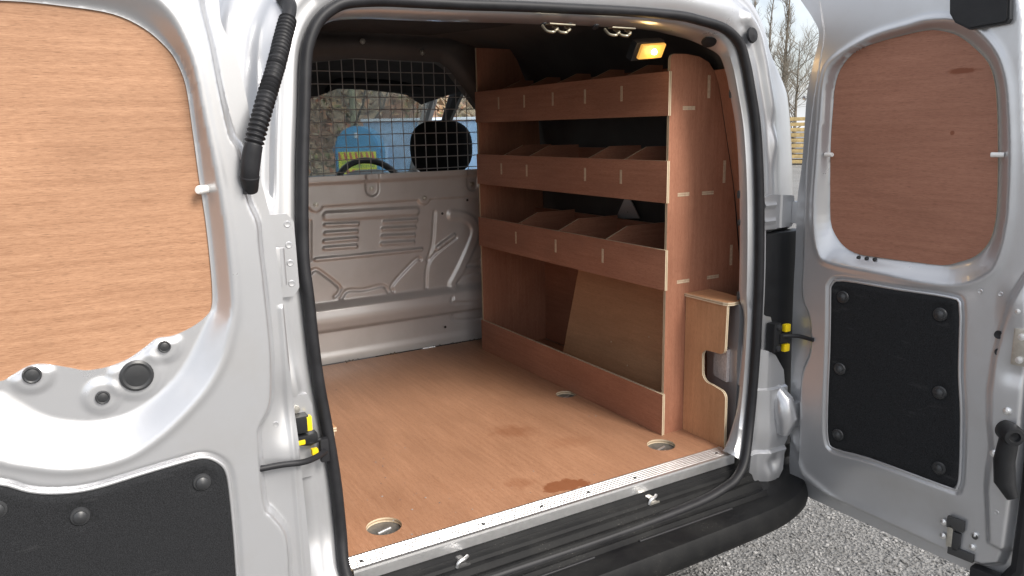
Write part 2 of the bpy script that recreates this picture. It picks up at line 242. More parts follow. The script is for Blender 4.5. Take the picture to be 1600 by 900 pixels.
b = NB('lamp_red'); b.set(col=(.12, .05, .045), rough=.25); b.bump(b.noise(b.coord(), 220, 1), .5, .002)
b = NB('lamp_clear'); vv = b.coord(); vo = b.n('TexVoronoi'); vo.inputs['Scale'].default_value = 160; b.l(vv, vo.inputs['Vector']); b.set(col=b.mix(vo.outputs['Distance'], (.42, .36, .34), (.62, .56, .54)), rough=.3); b.bump(vo.outputs['Distance'], .8, .002)
# outside
b = NB('gravel_ground'); v = b.coord(); n1 = b.noise(v, 45, 8, .7); vo = b.n('TexVoronoi'); vo.inputs['Scale'].default_value = 75; b.l(v, vo.inputs['Vector']); big = b.noise(v, .9, 5)
c = b.mix(b.ramp(n1, [(.3, 0.0), (.7, 1.0)]), (.085, .083, .080), (.33, .325, .315)); c = b.mix(b.math('MULTIPLY', b.ramp(big, [(.4, 0.0), (.7, 1.0)]), .4), c, (.10, .096, .09))
b.set(col=c, rough=.9); b.bump(b.math('ADD', vo.outputs['Distance'], n1), 1, .012)
b = NB('stone'); v = b.coord(); vo = b.n('TexVoronoi'); vo.inputs['Scale'].default_value = 48; b.l(v, vo.inputs['Vector']); n1 = b.noise(v, 160, 4)
hs = b.n('SeparateColor'); b.l(vo.outputs['Color'], hs.inputs[0])
c = b.mix(hs.outputs[0], (.09, .09, .09), (.45, .44, .43)); c = b.mix(b.math('MULTIPLY', n1, .5), c, (.17, .165, .155)); c = b.mix(b.math('MULTIPLY', b.ramp(b.noise(v, 3.2, 5, .6), [(.42, 0.0), (.66, 1.0)]), .65), c, (.085, .082, .078)); b.set(col=c, rough=.85)
b = NB('bank_soil'); v = b.coord(); n1 = b.noise(v, 2.6, 8, .72); n2 = b.noise(v, .55, 4); n3 = b.noise(v, 6, 8, .7)
c = b.mix(b.ramp(n1, [(.32, 0.0), (.5, .5), (.68, 1.0)]), (.10, .08, .055), (.55, .46, .34)); c = b.mix(b.math('MULTIPLY', b.ramp(n2, [(.46, 0.0), (.62, 1.0)]), .55), c, (.27, .10, .055))
c = b.mix(b.math('MULTIPLY', b.ramp(n3, [(.55, 0.0), (.68, 1.0)]), .6), c, (.14, .16, .06)); b.set(col=c, rough=.95); b.bump(n1, 1, .2)
b = NB('leaf_litter'); v = b.coord(); vo = b.n('TexVoronoi'); vo.inputs['Scale'].default_value = 3.2; b.l(v, vo.inputs['Vector']); hs = b.n('SeparateColor'); b.l(vo.outputs['Color'], hs.inputs[0])
c = b.ramp(hs.outputs[0], [(0, (.12, .08, .045)), (.3, (.34, .24, .14)), (.55, (.40, .16, .09)), (.75, (.50, .43, .33)), (.9, (.16, .17, .07))]); b.set(col=c, rough=.9)
plain('bark', (.16, .135, .105), .9, 0, .35, 4)
plain('twig', (.19, .165, .13), .9, 0, .3, 2)
plain('pale_bark', (.30, .31, .22), .9, 0, .35, 3)
plain('bin_blue', (.05, .28, .55), .45, 0, .2, 2)
plain('skip_blue', (.34, .55, .86), .4, 0, .22, 1.2)
plain('skip_rim', (.62, .72, .85), .4, 0, .1, 2)
plain('sign_yellow', (.62, .68, .04), .5, 0, .08, 6)
plain('sign_red', (.48, .10, .06), .5, 0, .12, 6)
plain('sign_green', (.22, .40, .06), .5, 0, .1, 6)
plain('timber', (.45, .33, .15), .8, 0, .3, 6)
plain('tyre', (.02, .02, .02), .8, 0, .2)
# ------------------------------------------------------------------ mesh helpers
def tag(o, label=None, cat=None, group=None, kind=None):
    for k, v in (('label', label), ('category', cat), ('group', group), ('kind', kind)):
        if v: o[k] = v
    return o
def empty(name, loc=(0, 0, 0)):
    o = bpy.data.objects.new(name, None); o.location = loc; o.empty_display_size = .05; COL.objects.link(o); return o
ROOTS = {}
def link(name, me, parent=None, mats=()):
    for mm in mats: me.materials.append(M[mm])
    o = bpy.data.objects.new(name, me); COL.objects.link(o)
    if parent is not None:
        o.parent = parent; o.matrix_parent_inverse = Matrix.Translation(-wloc(parent))
    return o
def wloc(o):
    v = Vector((0, 0, 0))
    while o is not None: v = v + o.location; o = o.parent if o.parent is None else (None if True else None)
    return v
def from_bm(name, bm, mat, parent=None, smooth=True, angle=35):
    me = bpy.data.meshes.new(name); bmesh.ops.recalc_face_normals(bm, faces=bm.faces[:]); bm.to_mesh(me); bm.free()
    if smooth:
        me.polygons.foreach_set('use_smooth', [True]*len(me.polygons)); me.set_sharp_from_angle(angle=math.radians(angle))
    return link(name, me, parent, [mat] if isinstance(mat, str) else mat)
def from_vf(name, v, f, mat, parent=None, smooth=True, angle=35):
    me = bpy.data.meshes.new(name); me.from_pydata([tuple(x) for x in v], [], [tuple(x) for x in f]); me.update()
    if smooth:
        me.polygons.foreach_set('use_smooth', [True]*len(me.polygons)); me.set_sharp_from_angle(angle=math.radians(angle))
    return link(name, me, parent, [mat] if isinstance(mat, str) else mat)
def box_bm(bm, c, s, bev=0, rot=None):
    r = bmesh.ops.create_cube(bm, size=1); vs = r['verts']
    mt = Matrix.Translation(c) @ (rot.to_4x4() if rot else Matrix.Identity(4)) @ Matrix.Diagonal((*s, 1))
    bmesh.ops.transform(bm, matrix=mt, verts=vs)
    if bev:
        es = list({e for v in vs for e in v.link_edges}); bmesh.ops.bevel(bm, geom=es, offset=bev, segments=2, affect='EDGES', profile=.7)
def box(name, c, s, mat, parent=None, bev=.002, rot=None):
    bm = bmesh.new(); box_bm(bm, c, s, bev, rot); return from_bm(name, bm, mat, parent)
def smooth_curve(pts, n=6, closed=False):
    P = [np.array(p, float) for p in pts]; out = []; N = len(P)
    rngi = range(N if closed else N-1)
    for i in rngi:
        g = (lambda k: P[k % N]) if closed else (lambda k: P[min(max(k, 0), N-1)])
        p0, p1, p2, p3 = g(i-1), g(i), g(i+1), g(i+2)
        for t in np.linspace(0, 1, n, endpoint=False):
            out.append(.5*((2*p1)+(-p0+p2)*t+(2*p0-5*p1+4*p2-p3)*t*t+(-p0+3*p1-3*p2+p3)*t**3))
    if not closed: out.append(P[-1])
    return np.array(out)
def tube_vf(path, rad, sides=10, closed=False, caps=True, V=None, Fc=None):
    P = np.array(path, float); n = len(P); rad = np.broadcast_to(np.array(rad, float), (n,))
    V = [] if V is None else V; Fc = [] if Fc is None else Fc; b0 = len(V)
    up = None
    for i in range(n):
        t = (P[(i+1) % n]-P[i-1]) if closed else (P[min(i+1, n-1)]-P[max(i-1, 0)])
        t = t/(np.linalg.norm(t)+1e-12)
        if up is None:
            up = np.array([0, 0, 1.]) if abs(t[2]) < .9 else np.array([1., 0, 0])
        up = up-t*(up@t); up /= np.linalg.norm(up)+1e-12; sd = np.cross(t, up)
        for k in range(sides):
            a = 2*math.pi*k/sides; V.append(P[i]+rad[i]*(math.cos(a)*up+math.sin(a)*sd))
    for i in range(n if closed else n-1):
        j = (i+1) % n
        for k in range(sides):
            k2 = (k+1) % sides; Fc.append((b0+i*sides+k, b0+i*sides+k2, b0+j*sides+k2, b0+j*sides+k))
    if caps and not closed:
        Fc.append(tuple(b0+k for k in range(sides))[::-1]); Fc.append(tuple(b0+(n-1)*sides+k for k in range(sides)))
    return V, Fc
def tube(name, path, rad, mat, parent=None, sides=10, closed=False, angle=60):
    V, Fc = tube_vf(path, rad, sides, closed); return from_vf(name, V, Fc, mat, parent, True, angle)
def lathe(name, prof, origin, axis, mat, parent=None, seg=24, angle=30):
    """prof: (radius, height along axis)"""
    ax = Vector(axis).normalized(); u = ax.orthogonal().normalized(); v = ax.cross(u); o = Vector(origin); V = []; Fc = []
    for (r_, h) in prof:
        for k in range(seg):
            a = 2*math.pi*k/seg; V.append(o+ax*h+(u*math.cos(a)+v*math.sin(a))*r_)
    for i in range(len(prof)-1):
        for k in range(seg):
            k2 = (k+1) % seg; Fc.append((i*seg+k, i*seg+k2, (i+1)*seg+k2, (i+1)*seg+k))
    if prof[0][0] > 1e-5: Fc.append(tuple(range(seg))[::-1])
    if prof[-1][0] > 1e-5: Fc.append(tuple((len(prof)-1)*seg+k for k in range(seg)))
    return from_vf(name, V, Fc, mat, parent, True, angle)
def board(name, outline, o, u, v, th, mat, parent=None, grain='u', holes=()):
    """plywood sheet: outline in (u,v) metres from o; back face lies th behind along n = u x v; UVs carry the grain"""
    o = Vector(o); u = Vector(u).normalized(); v = Vector(v).normalized(); n = u.cross(v)
    bm = bmesh.new(); uvl = bm.loops.layers.uv.new('UVMap')
    rings = [list(outline)]+[list(h) for h in holes]; alle = []
    fr, bk = [], []
    for rg in rings:
        f_ = [bm.verts.new(o+u*a+v*b_) for a, b_ in rg]; k_ = [bm.verts.new(o+u*a+v*b_-n*th) for a, b_ in rg]; fr.append((rg, f_)); bk.append((rg, k_))
    if not holes:
        faces = [bm.faces.new(fr[0][1]), bm.faces.new(bk[0][1][::-1])]
    else:
        faces = []
        for side in (fr, bk):
            es = []
            for rg, vs in side:
                for i in range(len(vs)): es.append(bm.edges.new((vs[i], vs[(i+1) % len(vs)])))
            g = bmesh.ops.triangle_fill(bm, edges=es, use_beauty=True); faces += [x for x in g['geom'] if isinstance(x, bmesh.types.BMFace)]
    for f_ in faces:
        f_.material_index = 0
        for lp in f_.loops:
            d = lp.vert.co-o; a, b_ = d.dot(u), d.dot(v); lp[uvl].uv = (a, b_) if grain == 'u' else (b_, a)
    for (rg, f_), (_, k_) in zip(fr, bk):
        L = 0
        for i in range(len(rg)):
            j = (i+1) % len(rg); q = bm.faces.new((f_[i], k_[i], k_[j], f_[j])); q.material_index = 1
            l2 = L+(Vector(rg[j])-Vector(rg[i])).length
            for lp, c in zip(q.loops, ((L, 0), (L, 1), (l2, 1), (l2, 0))): lp[uvl].uv = c
            L = l2
    bmesh.ops.recalc_face_normals(bm, faces=bm.faces[:])
    me = bpy.data.meshes.new(name); bm.to_mesh(me); bm.free()
    return link(name, me, parent, [mat, 'ply_edge'])
def rect(a, b, c, d): return [(a, b), (c, b), (c, d), (a, d)]
# signed distances to traced outlines and lines
def sd_seg(pts, P, closed=True):
    P = np.asarray(P, float); n = len(P); best = np.full(len(pts), 1e9); cp = np.zeros_like(pts); ins = np.zeros(len(pts), bool)
    for i in range(n if closed else n-1):
        a, b_ = P[i], P[(i+1) % n]; e = b_-a; t = np.clip(((pts-a)@e)/(e@e+1e-18), 0, 1); q = a+t[:, None]*e
        d = np.hypot(*(pts-q).T); k = d < best; best[k] = d[k]; cp[k] = q[k]
        if closed:
            c = ((a[1] > pts[:, 1]) != (b_[1] > pts[:, 1])); xx = a[0]+(pts[:, 1]-a[1])*(e[0])/(e[1] if abs(e[1]) > 1e-12 else 1e-12)
            ins ^= c & (pts[:, 0] < xx)
    if closed: best = np.where(ins, -best, best)
    return best, cp
def sst(x, a, b_):
    t = np.clip((x-a)/(b_-a), 0, 1); return t*t*(3-2*t)
def hf(name, outline, res, depth, o, u, v, n, mat, parent=None, holes=(), back=.04, angle=40, creases=()):
    """pressed sheet: grid clipped to outline, pushed along n by depth(pts); rim turned back by `back`; grid snapped to crease lines"""
    out = np.asarray(outline, float); lo, hi = out.min(0), out.max(0)
    gx = np.arange(lo[0], hi[0]+res, res); gy = np.arange(lo[1], hi[1]+res, res); nx, ny = len(gx), len(gy)
    pts = np.stack(np.meshgrid(gx, gy, indexing='ij'), -1).reshape(-1, 2)
    best = np.full(len(pts), .5*res); tgt = pts.copy()
    for c in creases:
        s2, c2 = sd_seg(pts, c, False); k = s2 < best; best[k] = s2[k]; tgt[k] = c2[k]
    sd, cp = sd_seg(pts, out)
    for h in holes:
        s2, c2 = sd_seg(pts, h); s2 = -s2; k = s2 > sd; sd = np.where(k, s2, sd); cp = np.where(k[:, None], c2, cp)
    snap = np.abs(sd) < .62*res; pts = np.where(snap[:, None], cp, tgt); ok = (sd < 0) | snap
    D = depth(pts)
    o_, u_, v_, n_ = [np.array(x, float) for x in (o, u, v, n)]
    W = o_+pts[:, :1]*u_+pts[:, 1:]*v_+D[:, None]*n_
    ii = np.arange(nx*ny).reshape(nx, ny); q = np.stack([ii[:-1, :-1], ii[1:, :-1], ii[1:, 1:], ii[:-1, 1:]], -1).reshape(-1, 4)
    cnt = ok[q].sum(1); allsnap = snap[q].sum(1) == 4
    Q = q[(cnt == 4) & ~allsnap]; q3 = q[cnt == 3]; T3 = np.array([[k for k in r_ if ok[k]] for r_ in q3], int).reshape(-1, 3)
    if len(T3): T3 = T3[~(snap[T3].sum(1) == 3)]
    used = np.unique(np.r_[Q.ravel(), T3.ravel()]); idx = -np.ones(len(pts), int); idx[used] = np.arange(len(used)); V = W[used]; Q = idx[Q]; T3 = idx[T3] if len(T3) else T3
    flip = np.dot(np.cross(u_, v_), n_) < 0
    if flip: Q = Q[:, ::-1]; T3 = T3[:, ::-1] if len(T3) else T3
    faces = Q.tolist()+T3.tolist()
    if back:
        E = np.concatenate([np.stack([Q, np.roll(Q, -1, 1)], -1).reshape(-1, 2)]+([np.stack([T3, np.roll(T3, -1, 1)], -1).reshape(-1, 2)] if len(T3) else []))
        key = np.sort(E, 1); kk = key[:, 0].astype(np.int64)*len(V)+key[:, 1]; un, first, c = np.unique(kk, return_index=True, return_counts=True)
        B = E[first[c == 1]]; bv = np.unique(B); mp = -np.ones(len(V), int); mp[bv] = len(V)+np.arange(len(bv)); V = np.concatenate([V, V[bv]-n_*back])
        faces += np.stack([B[:, 1], B[:, 0], mp[B[:, 0]], mp[B[:, 1]]], -1).tolist()
    me = bpy.data.meshes.new(name); me.from_pydata(V.tolist(), [], faces); me.update()
    me.polygons.foreach_set('use_smooth', [True]*len(me.polygons)); me.set_sharp_from_angle(angle=math.radians(angle))
    return link(name, me, parent, [mat])
def poly_prism(name, outline, o, u, v, th, mat, parent=None, bev=0):
    o = Vector(o); u = Vector(u); v = Vector(v); n = u.cross(v).normalized(); bm = bmesh.new()
    vs = [bm.verts.new(o+u*float(a)+v*float(b_)) for a, b_ in outline]; f_ = bm.faces.new(vs)
    g = bmesh.ops.extrude_face_region(bm, geom=[f_]); nv = [x for x in g['geom'] if isinstance(x, bmesh.types.BMVert)]; bmesh.ops.translate(bm, verts=nv, vec=-n*th)
    if bev:
        es = [e for e in bm.edges if all(x in vs for x in e.verts)]; bmesh.ops.bevel(bm, geom=es, offset=bev, segments=2, affect='EDGES')
    return from_bm(name, bm, mat, parent)
def dup(o, loc, parent):
    c = o.copy(); COL.objects.link(c); c.parent = parent; c.location = Vector(loc); return c
def wloc(o): return o.location.copy() if o.type == 'EMPTY' else Vector((0, 0, 0))
GZ = -.62
# ------------------------------------------------------------------ ground and far setting
def ground():
    s = 60; n = 2
    o = from_vf('ground', [(-90, -60, GZ), (130, -60, GZ), (130, 120, GZ), (-90, 120, GZ)], [(0, 1, 2, 3)], 'gravel_ground'); tag(o, kind='structure')
    # loose chippings where the camera sees the ground
    t = (1+5**.5)/2
    ico = np.array([(-1, t, 0), (1, t, 0), (-1, -t, 0), (1, -t, 0), (0, -1, t), (0, 1, t), (0, -1, -t), (0, 1, -t), (t, 0, -1), (t, 0, 1), (-t, 0, -1), (-t, 0, 1)])/1.9
    fc = np.array([(0, 11, 5), (0, 5, 1), (0, 1, 7), (0, 7, 10), (0, 10, 11), (1, 5, 9), (5, 11, 4), (11, 10, 2), (10, 7, 6), (7, 1, 8), (3, 9, 4), (3, 4, 2), (3, 2, 6), (3, 6, 8), (3, 8, 9), (4, 9, 5), (2, 4, 11), (6, 2, 10), (8, 6, 7), (9, 8, 1)])
    N = 42000
    c = np.stack([rng.uniform(.7, 3.4, N), rng.uniform(-1.0, 1.6, N), np.full(N, GZ)], -1)
    sz = rng.gamma(2.6, .00095, N)+.0013
    ax = rng.uniform(.6, 1.3, (N, 1, 3))*sz[:, None, None]; jit = 1+rng.uniform(-.28, .28, (N, 12, 1))
    V = ico[None]*jit*ax; a = rng.uniform(0, 6.28, N); ca, sa = np.cos(a)[:, None], np.sin(a)[:, None]
    V = np.stack([V[..., 0]*ca-V[..., 1]*sa, V[..., 0]*sa+V[..., 1]*ca, V[..., 2]*.75], -1)+c[:, None]+np.array([0, 0, 1])*(sz*.25)[:, None, None]
    Fc = (fc[None]+12*np.arange(N)[:, None, None]).reshape(-1, 3)
    me = bpy.data.meshes.new('gravel'); me.from_pydata(V.reshape(-1, 3).tolist(), [], Fc.tolist())
    tag(link('gravel', me, None, ['stone']), 'loose grey stone chippings scattered on the yard ground', 'gravel', kind='stuff')
ground()
def bank():
    xs = np.linspace(-14, 19, 130); k = np.linspace(0, 1, 60)
    V = []; 
    P = rng.uniform(0, 6.28, 12)
    for t in k:
        for x in xs:
            y = 21+t*16+.8*math.sin(x*.35+P[0])+.5*math.sin(x*1.1+P[1])
            z = GZ+(t**.8)*7.5+.28*math.sin(x*1.7+t*14+P[2])*min(1, t*6)+.18*math.sin(x*3.9-t*23+P[3])*min(1, t*6)
            V.append((x+rng.normal(0, .08), y+rng.normal(0, .08), z+rng.normal(0, .07)*min(1, t*6)))
    nx = len(xs); Fc = [(j*nx+i, j*nx+i+1, (j+1)*nx+i+1, (j+1)*nx+i) for j in range(len(k)-1) for i in range(nx-1)]
    tag(from_vf('bank', V, Fc, 'bank_soil'), kind='structure')
    V = np.array(V); N = 9000; pick = V[rng.integers(0, nx*22, N)]+rng.normal(0, .22, (N, 3)); q = rng.normal(0, 1, (N, 4, 3))*rng.uniform(.04, .13, (N, 1, 1))
    P4 = (pick[:, None]+q).reshape(-1, 3); me = bpy.data.meshes.new('leaf_litter'); me.from_pydata(P4.tolist(), [], (np.arange(N*4).reshape(-1, 4)).tolist())
    tag(link('leaf_litter', me, None, ['leaf_litter']), 'dead leaves and scrub covering the earth bank ahead', 'leaf litter', kind='stuff')
bank()
def bare_tree(name, base, h, spread, nb, label, group, mat='bark', upright=.5, seed=1, tw=5, r0=None, steps=3):
    rd = random.Random(seed); root = empty(name, base); tag(root, label, 'tree', group); r0 = r0 or h*.018
    base = Vector(base); top = base+Vector((rd.uniform(-.3, .3)*.02*h, 0, h))
    tr = [base.lerp(top, t)+Vector((rd.uniform(-1, 1), rd.uniform(-1, 1), 0))*h*.008*(t > 0) for t in np.linspace(0, 1, 9)]
    V, Fc = tube_vf([tuple(p) for p in tr], np.linspace(r0, r0*.12, 9), 7)
    from_vf('trunk', V, Fc, mat, root)
    V, Fc = [], []
    def branch(p, d, L, r_, lev):
        pts = [p]; dd = d.copy()
        for i in range(4):
            dd = (dd+Vector((rd.uniform(-1, 1), rd.uniform(-1, 1), rd.uniform(-.4, 1)*upright))*.28).normalized(); pts.append(pts[-1]+dd*L/4)
        tube_vf([tuple(x) for x in pts], np.linspace(r_, r_*.35, 5), 4 if lev else 5, caps=False, V=V, Fc=Fc)
        if lev < steps:
            for i in range(tw):
                t = rd.uniform(.25, 1); k = min(3, int(t*4)); q = pts[k].lerp(pts[k+1], t*4-k)
                nd = (dd*.6+Vector((rd.uniform(-1, 1), rd.uniform(-1, 1), rd.uniform(-.3, 1)))*.75).normalized()
                branch(q, nd, L*rd.uniform(.38, .6), r_*.5, lev+1)
    for i in range(nb):
        t = .12+.86*(i+rd.random())/nb; p = base.lerp(top, t); a = rd.uniform(0, 6.28)
        d = Vector((math.cos(a), math.sin(a), upright*2.2)).normalized(); branch(p, d, spread*h*(1.05-t*.7), r0*.4*(1-t*.7), 1)
    from_vf('crown', V, Fc, 'twig', root)
lb = 'slender bare poplar against the sky right of the van, '
bare_tree('poplar_tree', (47.9, 43.3, GZ), 13.6, .16, 34, lb+'leftmost of three', 'row of bare poplars', upright=1.6, seed=3, tw=5, steps=3, r0=.16)
bare_tree('poplar_tree', (48.9, 42.6, GZ), 12.4, .15, 30, lb+'shortest and in the middle', 'row of bare poplars', upright=1.6, seed=5, tw=5, steps=3, r0=.15)
bare_tree('poplar_tree', (50.0, 42.0, GZ), 14.6, .17, 36, lb+'tallest and nearest the open door', 'row of bare poplars', upright=1.6, seed=8, tw=5, steps=3, r0=.17)
bare_tree('bare_tree', (32.6, 26.2, GZ), 5.6, .55, 26, 'dense leafless bushy tree between van corner and open door', None, upright=.35, seed=12, tw=7, steps=3, r0=.11)
# timber stack in the gap
ts = empty('timber_stack', (24.6, 19.2, GZ)); tag(ts, 'stack of pale sawn timber boards behind the van by the bare tree', 'timber stack')
dirn = Vector((.62, -.78, 0)).normalized()
rot = Matrix.Rotation(math.atan2(dirn.y, dirn.x), 3, 'Z')
for i in range(9):
    box('board', Vector((24.6, 19.2, GZ+.12+i*.2)), Vector((3.4+random.uniform(-.2, .2), .9, .13)), 'timber', ts, .01, rot)
# blue container and bin seen through the windscreen
sk = empty('container', (8.1, 18.2, GZ)); tag(sk, 'pale blue open-topped container with white rim seen through the windscreen', 'container')
a0 = Vector((6.79, 18.53, 0)); du = (Vector((9.37, 17.0, 0))-a0).normalized(); dn = Vector((-du.y, du.x, 0))
def skq(s, t, z): p = a0+du*s+dn*t; return (p.x, p.y, z)
L_ = 5.2
prof = [(0.16, -.35), (0, 1.18), (.1, 1.18), (.25, -.2)]
V = []; Fc = []
for s in (0, L_):
    V += [skq(s, .30, GZ+.2), skq(s, 0, 1.19), skq(s, 1.9, 1.19), skq(s, 1.6, GZ+.2)]
Fc = [(0, 1, 5, 4), (1, 2, 6, 5), (2, 3, 7, 6), (0, 3, 2, 1), (4, 5, 6, 7), (0, 4, 7, 3)]
from_vf('body', V, Fc, 'skip_blue', sk, False)
for s in (.55, 1.6, 2.65, 3.7, 4.75):
    bm = bmesh.new(); p = Vector(skq(s, .11, .4)); box_bm(bm, p, (.10, .1, 1.5), .01, Matrix.Rotation(math.atan2(du.y, du.x), 3, 'Z') @ Matrix.Rotation(-.18, 3, 'X')); from_bm('rib', bm, 'skip_blue', sk)
bm = bmesh.new(); box_bm(bm, Vector(skq(L_/2, 0, 1.235)), (L_+.1, .12, .07), .01, Matrix.Rotation(math.atan2(du.y, du.x), 3, 'Z')); from_bm('rim', bm, 'skip_rim', sk)
bn = empty('recycling_bank', (5.75, 16.1, GZ)); tag(bn, 'blue round-topped bank with red and yellow chevron panel beyond windscreen', 'recycling bank')
ub = Vector((.862, -.507, 0)); nb_ = Vector((ub.y, -ub.x, 0))*1.0   # nb_ faces the van
if nb_.y > 0: nb_ = -nb_
oc = Vector((5.75, 16.02, 0))
arch = [(-.5, GZ+.05), (.5, GZ+.05), (.5, .55)]+[(.5*math.cos(a), .55+.52*math.sin(a)) for a in np.linspace(.15, math.pi-.15, 16)]+[(-.5, .55)]
poly_prism('shell', arch, oc+nb_*.3, ub, (0, 0, 1), .9, 'bin_blue', bn, .04)
pan = poly_prism('chevron_panel', rect(-.42, -.35, .44, .50), oc+nb_*.315, ub, (0, 0, 1), .012, 'sign_yellow', bn)
for i in range(7):
    x0 = -.40+i*.125
    if i % 1 == 0:
        poly_prism('red_stripe', [(x0, .32), (x0+.06, .32), (x0+.02, .485), (x0-.02, .485)], oc+nb_*.319, ub, (0, 0, 1), .003, 'sign_red', bn)
        poly_prism('red_stripe', [(x0-.01, -.34), (x0+.055, -.34), (x0+.09, .10), (x0+.03, .10)], oc+nb_*.319, ub, (0, 0, 1), .003, 'sign_red', bn)
for r_ in range(2):
    x = -.34
    while x < .36:
        wd = random.uniform(.025, .05); hh = random.uniform(.05, .075)
        poly_prism('letter_mark', rect(x, .14+.085*r_, x+wd, .14+.085*r_+hh), oc+nb_*.319, ub, (0, 0, 1), .003, 'sign_green', bn); x += wd+.022
poly_prism('label_plate', rect(-.03, .80, .06, .93), oc+nb_*.315, ub, (0, 0, 1), .01, 'skip_rim', bn)
for sx in (-.53, .53): lathe('hand_wheel', [(.0, -.04), (.07, -.04), (.07, .04), (0, .04)], oc+ub*sx+nb_*.1+Vector((0, 0, .55)), tuple(ub), 'bin_blue', bn, 14)
bare_tree('bare_tree', (7.75, 22.0, GZ), 7.5, .3, 12, 'pale greenish trunk standing at the foot of the bank', None, 'pale_bark', .5, 21, 4, .16, 2)

# ------------------------------------------------------------------ the van
van = empty('van', (.57, 1.5, GZ)); tag(van, 'silver panel van with both rear doors open, its load space lined with plywood', 'van')
# ---- rear aperture: a pressed frame swept round the opening, with the rubber seal on its lip
loop = [*T['seal_r'], (.93, -.093, -.064), (.7, -.094, -.072), (.4, -.094, -.072), (.12, -.094, -.068), (.01, -.092, -.048), (-.022, -.082, -.005), *T['seal_l'][::-1]]
LP = smooth_curve(loop, 8, True)
t = np.roll(LP, -1, 0)-np.roll(LP, 1, 0); tn = t[:, [0, 2]]; tn /= np.linalg.norm(tn, axis=1)[:, None]; ON = np.stack([-tn[:, 1], tn[:, 0]], -1)
for _ in range(6): ON = (ON+np.roll(ON, 1, 0)+np.roll(ON, -1, 0)); ON /= np.linalg.norm(ON, axis=1)[:, None]
def swept(name, prof, mat, parent, dyf=None, angle=50):
    V = []; n = len(LP); k = len(prof)
    for i in range(n):
        for (o_, dy) in prof:
            p = LP[i]; x, z = p[0]+ON[i, 0]*o_, p[2]+ON[i, 1]*o_
            if z < -.09: z = -.09-(-.09-z)*.5
            if name == 'rear_frame':
                if x > .6 and o_ > .09 and abs(ON[i, 0]) > .25:
                    kx = 1.3-.62*sstf(z, 1.0, 1.15); x, z = p[0]+ON[i, 0]*(.09+(o_-.09)*kx), p[2]+ON[i, 1]*(.09+(o_-.09)*kx)
                if o_ < -.005 and p[0] < .6 and abs(ON[i, 0]) > .5: x = p[0]+ON[i, 0]*-.010
                if o_ < -.005 and dy > .012: dy = dy*(1-(.62+.2*(p[0] > .6)*(1-sstf(z, .40, .46)))*abs(ON[i, 0])**2)
            V.append((x, p[1]+dy+(dyf(x, z, o_, i) if dyf else 0), z))
    keep = [not (name == 'rear_frame' and LP[i, 2] < .004) for i in range(n)]
    Fc = [(i*k+j, i*k+j+1, ((i+1) % n)*k+j+1, ((i+1) % n)*k+j) for i in range(n) for j in range(k-1) if keep[i] and not (name == 'rear_frame' and prof[j][0] > .012 and LP[i, 0] > .6 and LP[i, 2] < .10)]
    return from_vf(name, V, Fc, mat, parent, True, angle)
def gs(x, c, w_): return math.exp(-((x-c)/w_)**2)
def dyf(x, z, o_, i):
    d = 0.
    side = abs(ON[i, 0]) > .6
    if side and x > .6:
        d += -.016*gs(o_, .075, .022)*sstf(z, .80, .90)*(1-.7*gs(z, .93, .03)) - .012*gs(o_, .07, .02)*(1-sstf(z, .02, .1))
        d += .006*gs(o_, .045, .012)
        d += .055*sstf(o_, .03, .045)*sstf(z, .29, .31)*(1-sstf(z, .62, .64))
    if side and x < .6:
        d += .010*gs(o_, .06, .007)*sstf(z, .80, .82)*(1-sstf(z, 1.0, 1.02)) + .004*gs(o_, .035, .008)
        d += -.012*gs(o_, .055, .025)*(gs(z, .44, .05)) + .012*gs(o_, .05, .03)*gs(z, .33, .05)
    return d
def sstf(x, a, b_): t_ = min(1, max(0, (x-a)/(b_-a))); return t_*t_*(3-2*t_)
fprof = [(-.020, .115), (-.022, .10), (-.022, .035), (-.017, .012), (-.008, .004), (.004, .002)] + [(o_, .002-.010*math.sin(min(1, (o_-.004)/.08)*math.pi)) for o_ in np.linspace(.012, .084, 13)] + [(.090, .006), (.098, .014), (.112, .017), (.125, .017), (.14, .018), (.155, .024), (.165, .036), (.172, .06), (.18, .13), (.19, .2), (.20, .4)]
frame = swept('rear_frame', fprof, 'silver', van, dyf)
sp_ = [(.000+.0128*math.cos(a)*.95, -.010+.0145*math.sin(a)) for a in np.linspace(0, 2*math.pi, 15)]
swept('door_seal', sp_, 'rubber', van)
# holes, slots and weld spots of the inner return
for (x, y, z) in T['frmholes']:
    pass
def side_at(z, right=True):
    k = [i for i in range(len(LP)) if (LP[i, 0] > .6) == right and abs(ON[i, 0]) > .5]; i = min(k, key=lambda q: abs(LP[q, 2]-z)); return LP[i], ON[i]
for z, L in ((.742, .022), (.664, .018), (.456, .026), (1.02, .03)):
    p, o_ = side_at(z); x = p[0]-.0235
    poly_prism('slot', [(L/2*math.cos(a)*1, .004*math.sin(a)) for a in np.linspace(0, 2*math.pi, 12, endpoint=False)], (x+o_[0]*0, p[1]+.045, z), (0, 0, 1), (0, 1, 0), .004, 'dark_metal', frame)
for i, (px, z) in enumerate(((.555, 1.1675), (.625, 1.170), (.702, 1.1705))):
    lathe('frame_plug', [(.009, 0), (.008, .003), (0, .004)], (px, .045, z-.0), (0, -.55, -.8), 'rubber', frame, 14)
lathe('frame_plug', [(.021, 0), (.019, .004), (0, .006)], (1.098, .072, 1.153), (-.35, -.45, -.8), 'black_plastic', frame, 18)
lathe('frame_plug', [(.021, 0), (.019, .006), (0, .009)], (1.190, .010, 1.166), (.1, -1, .1), 'rubber', frame, 20)
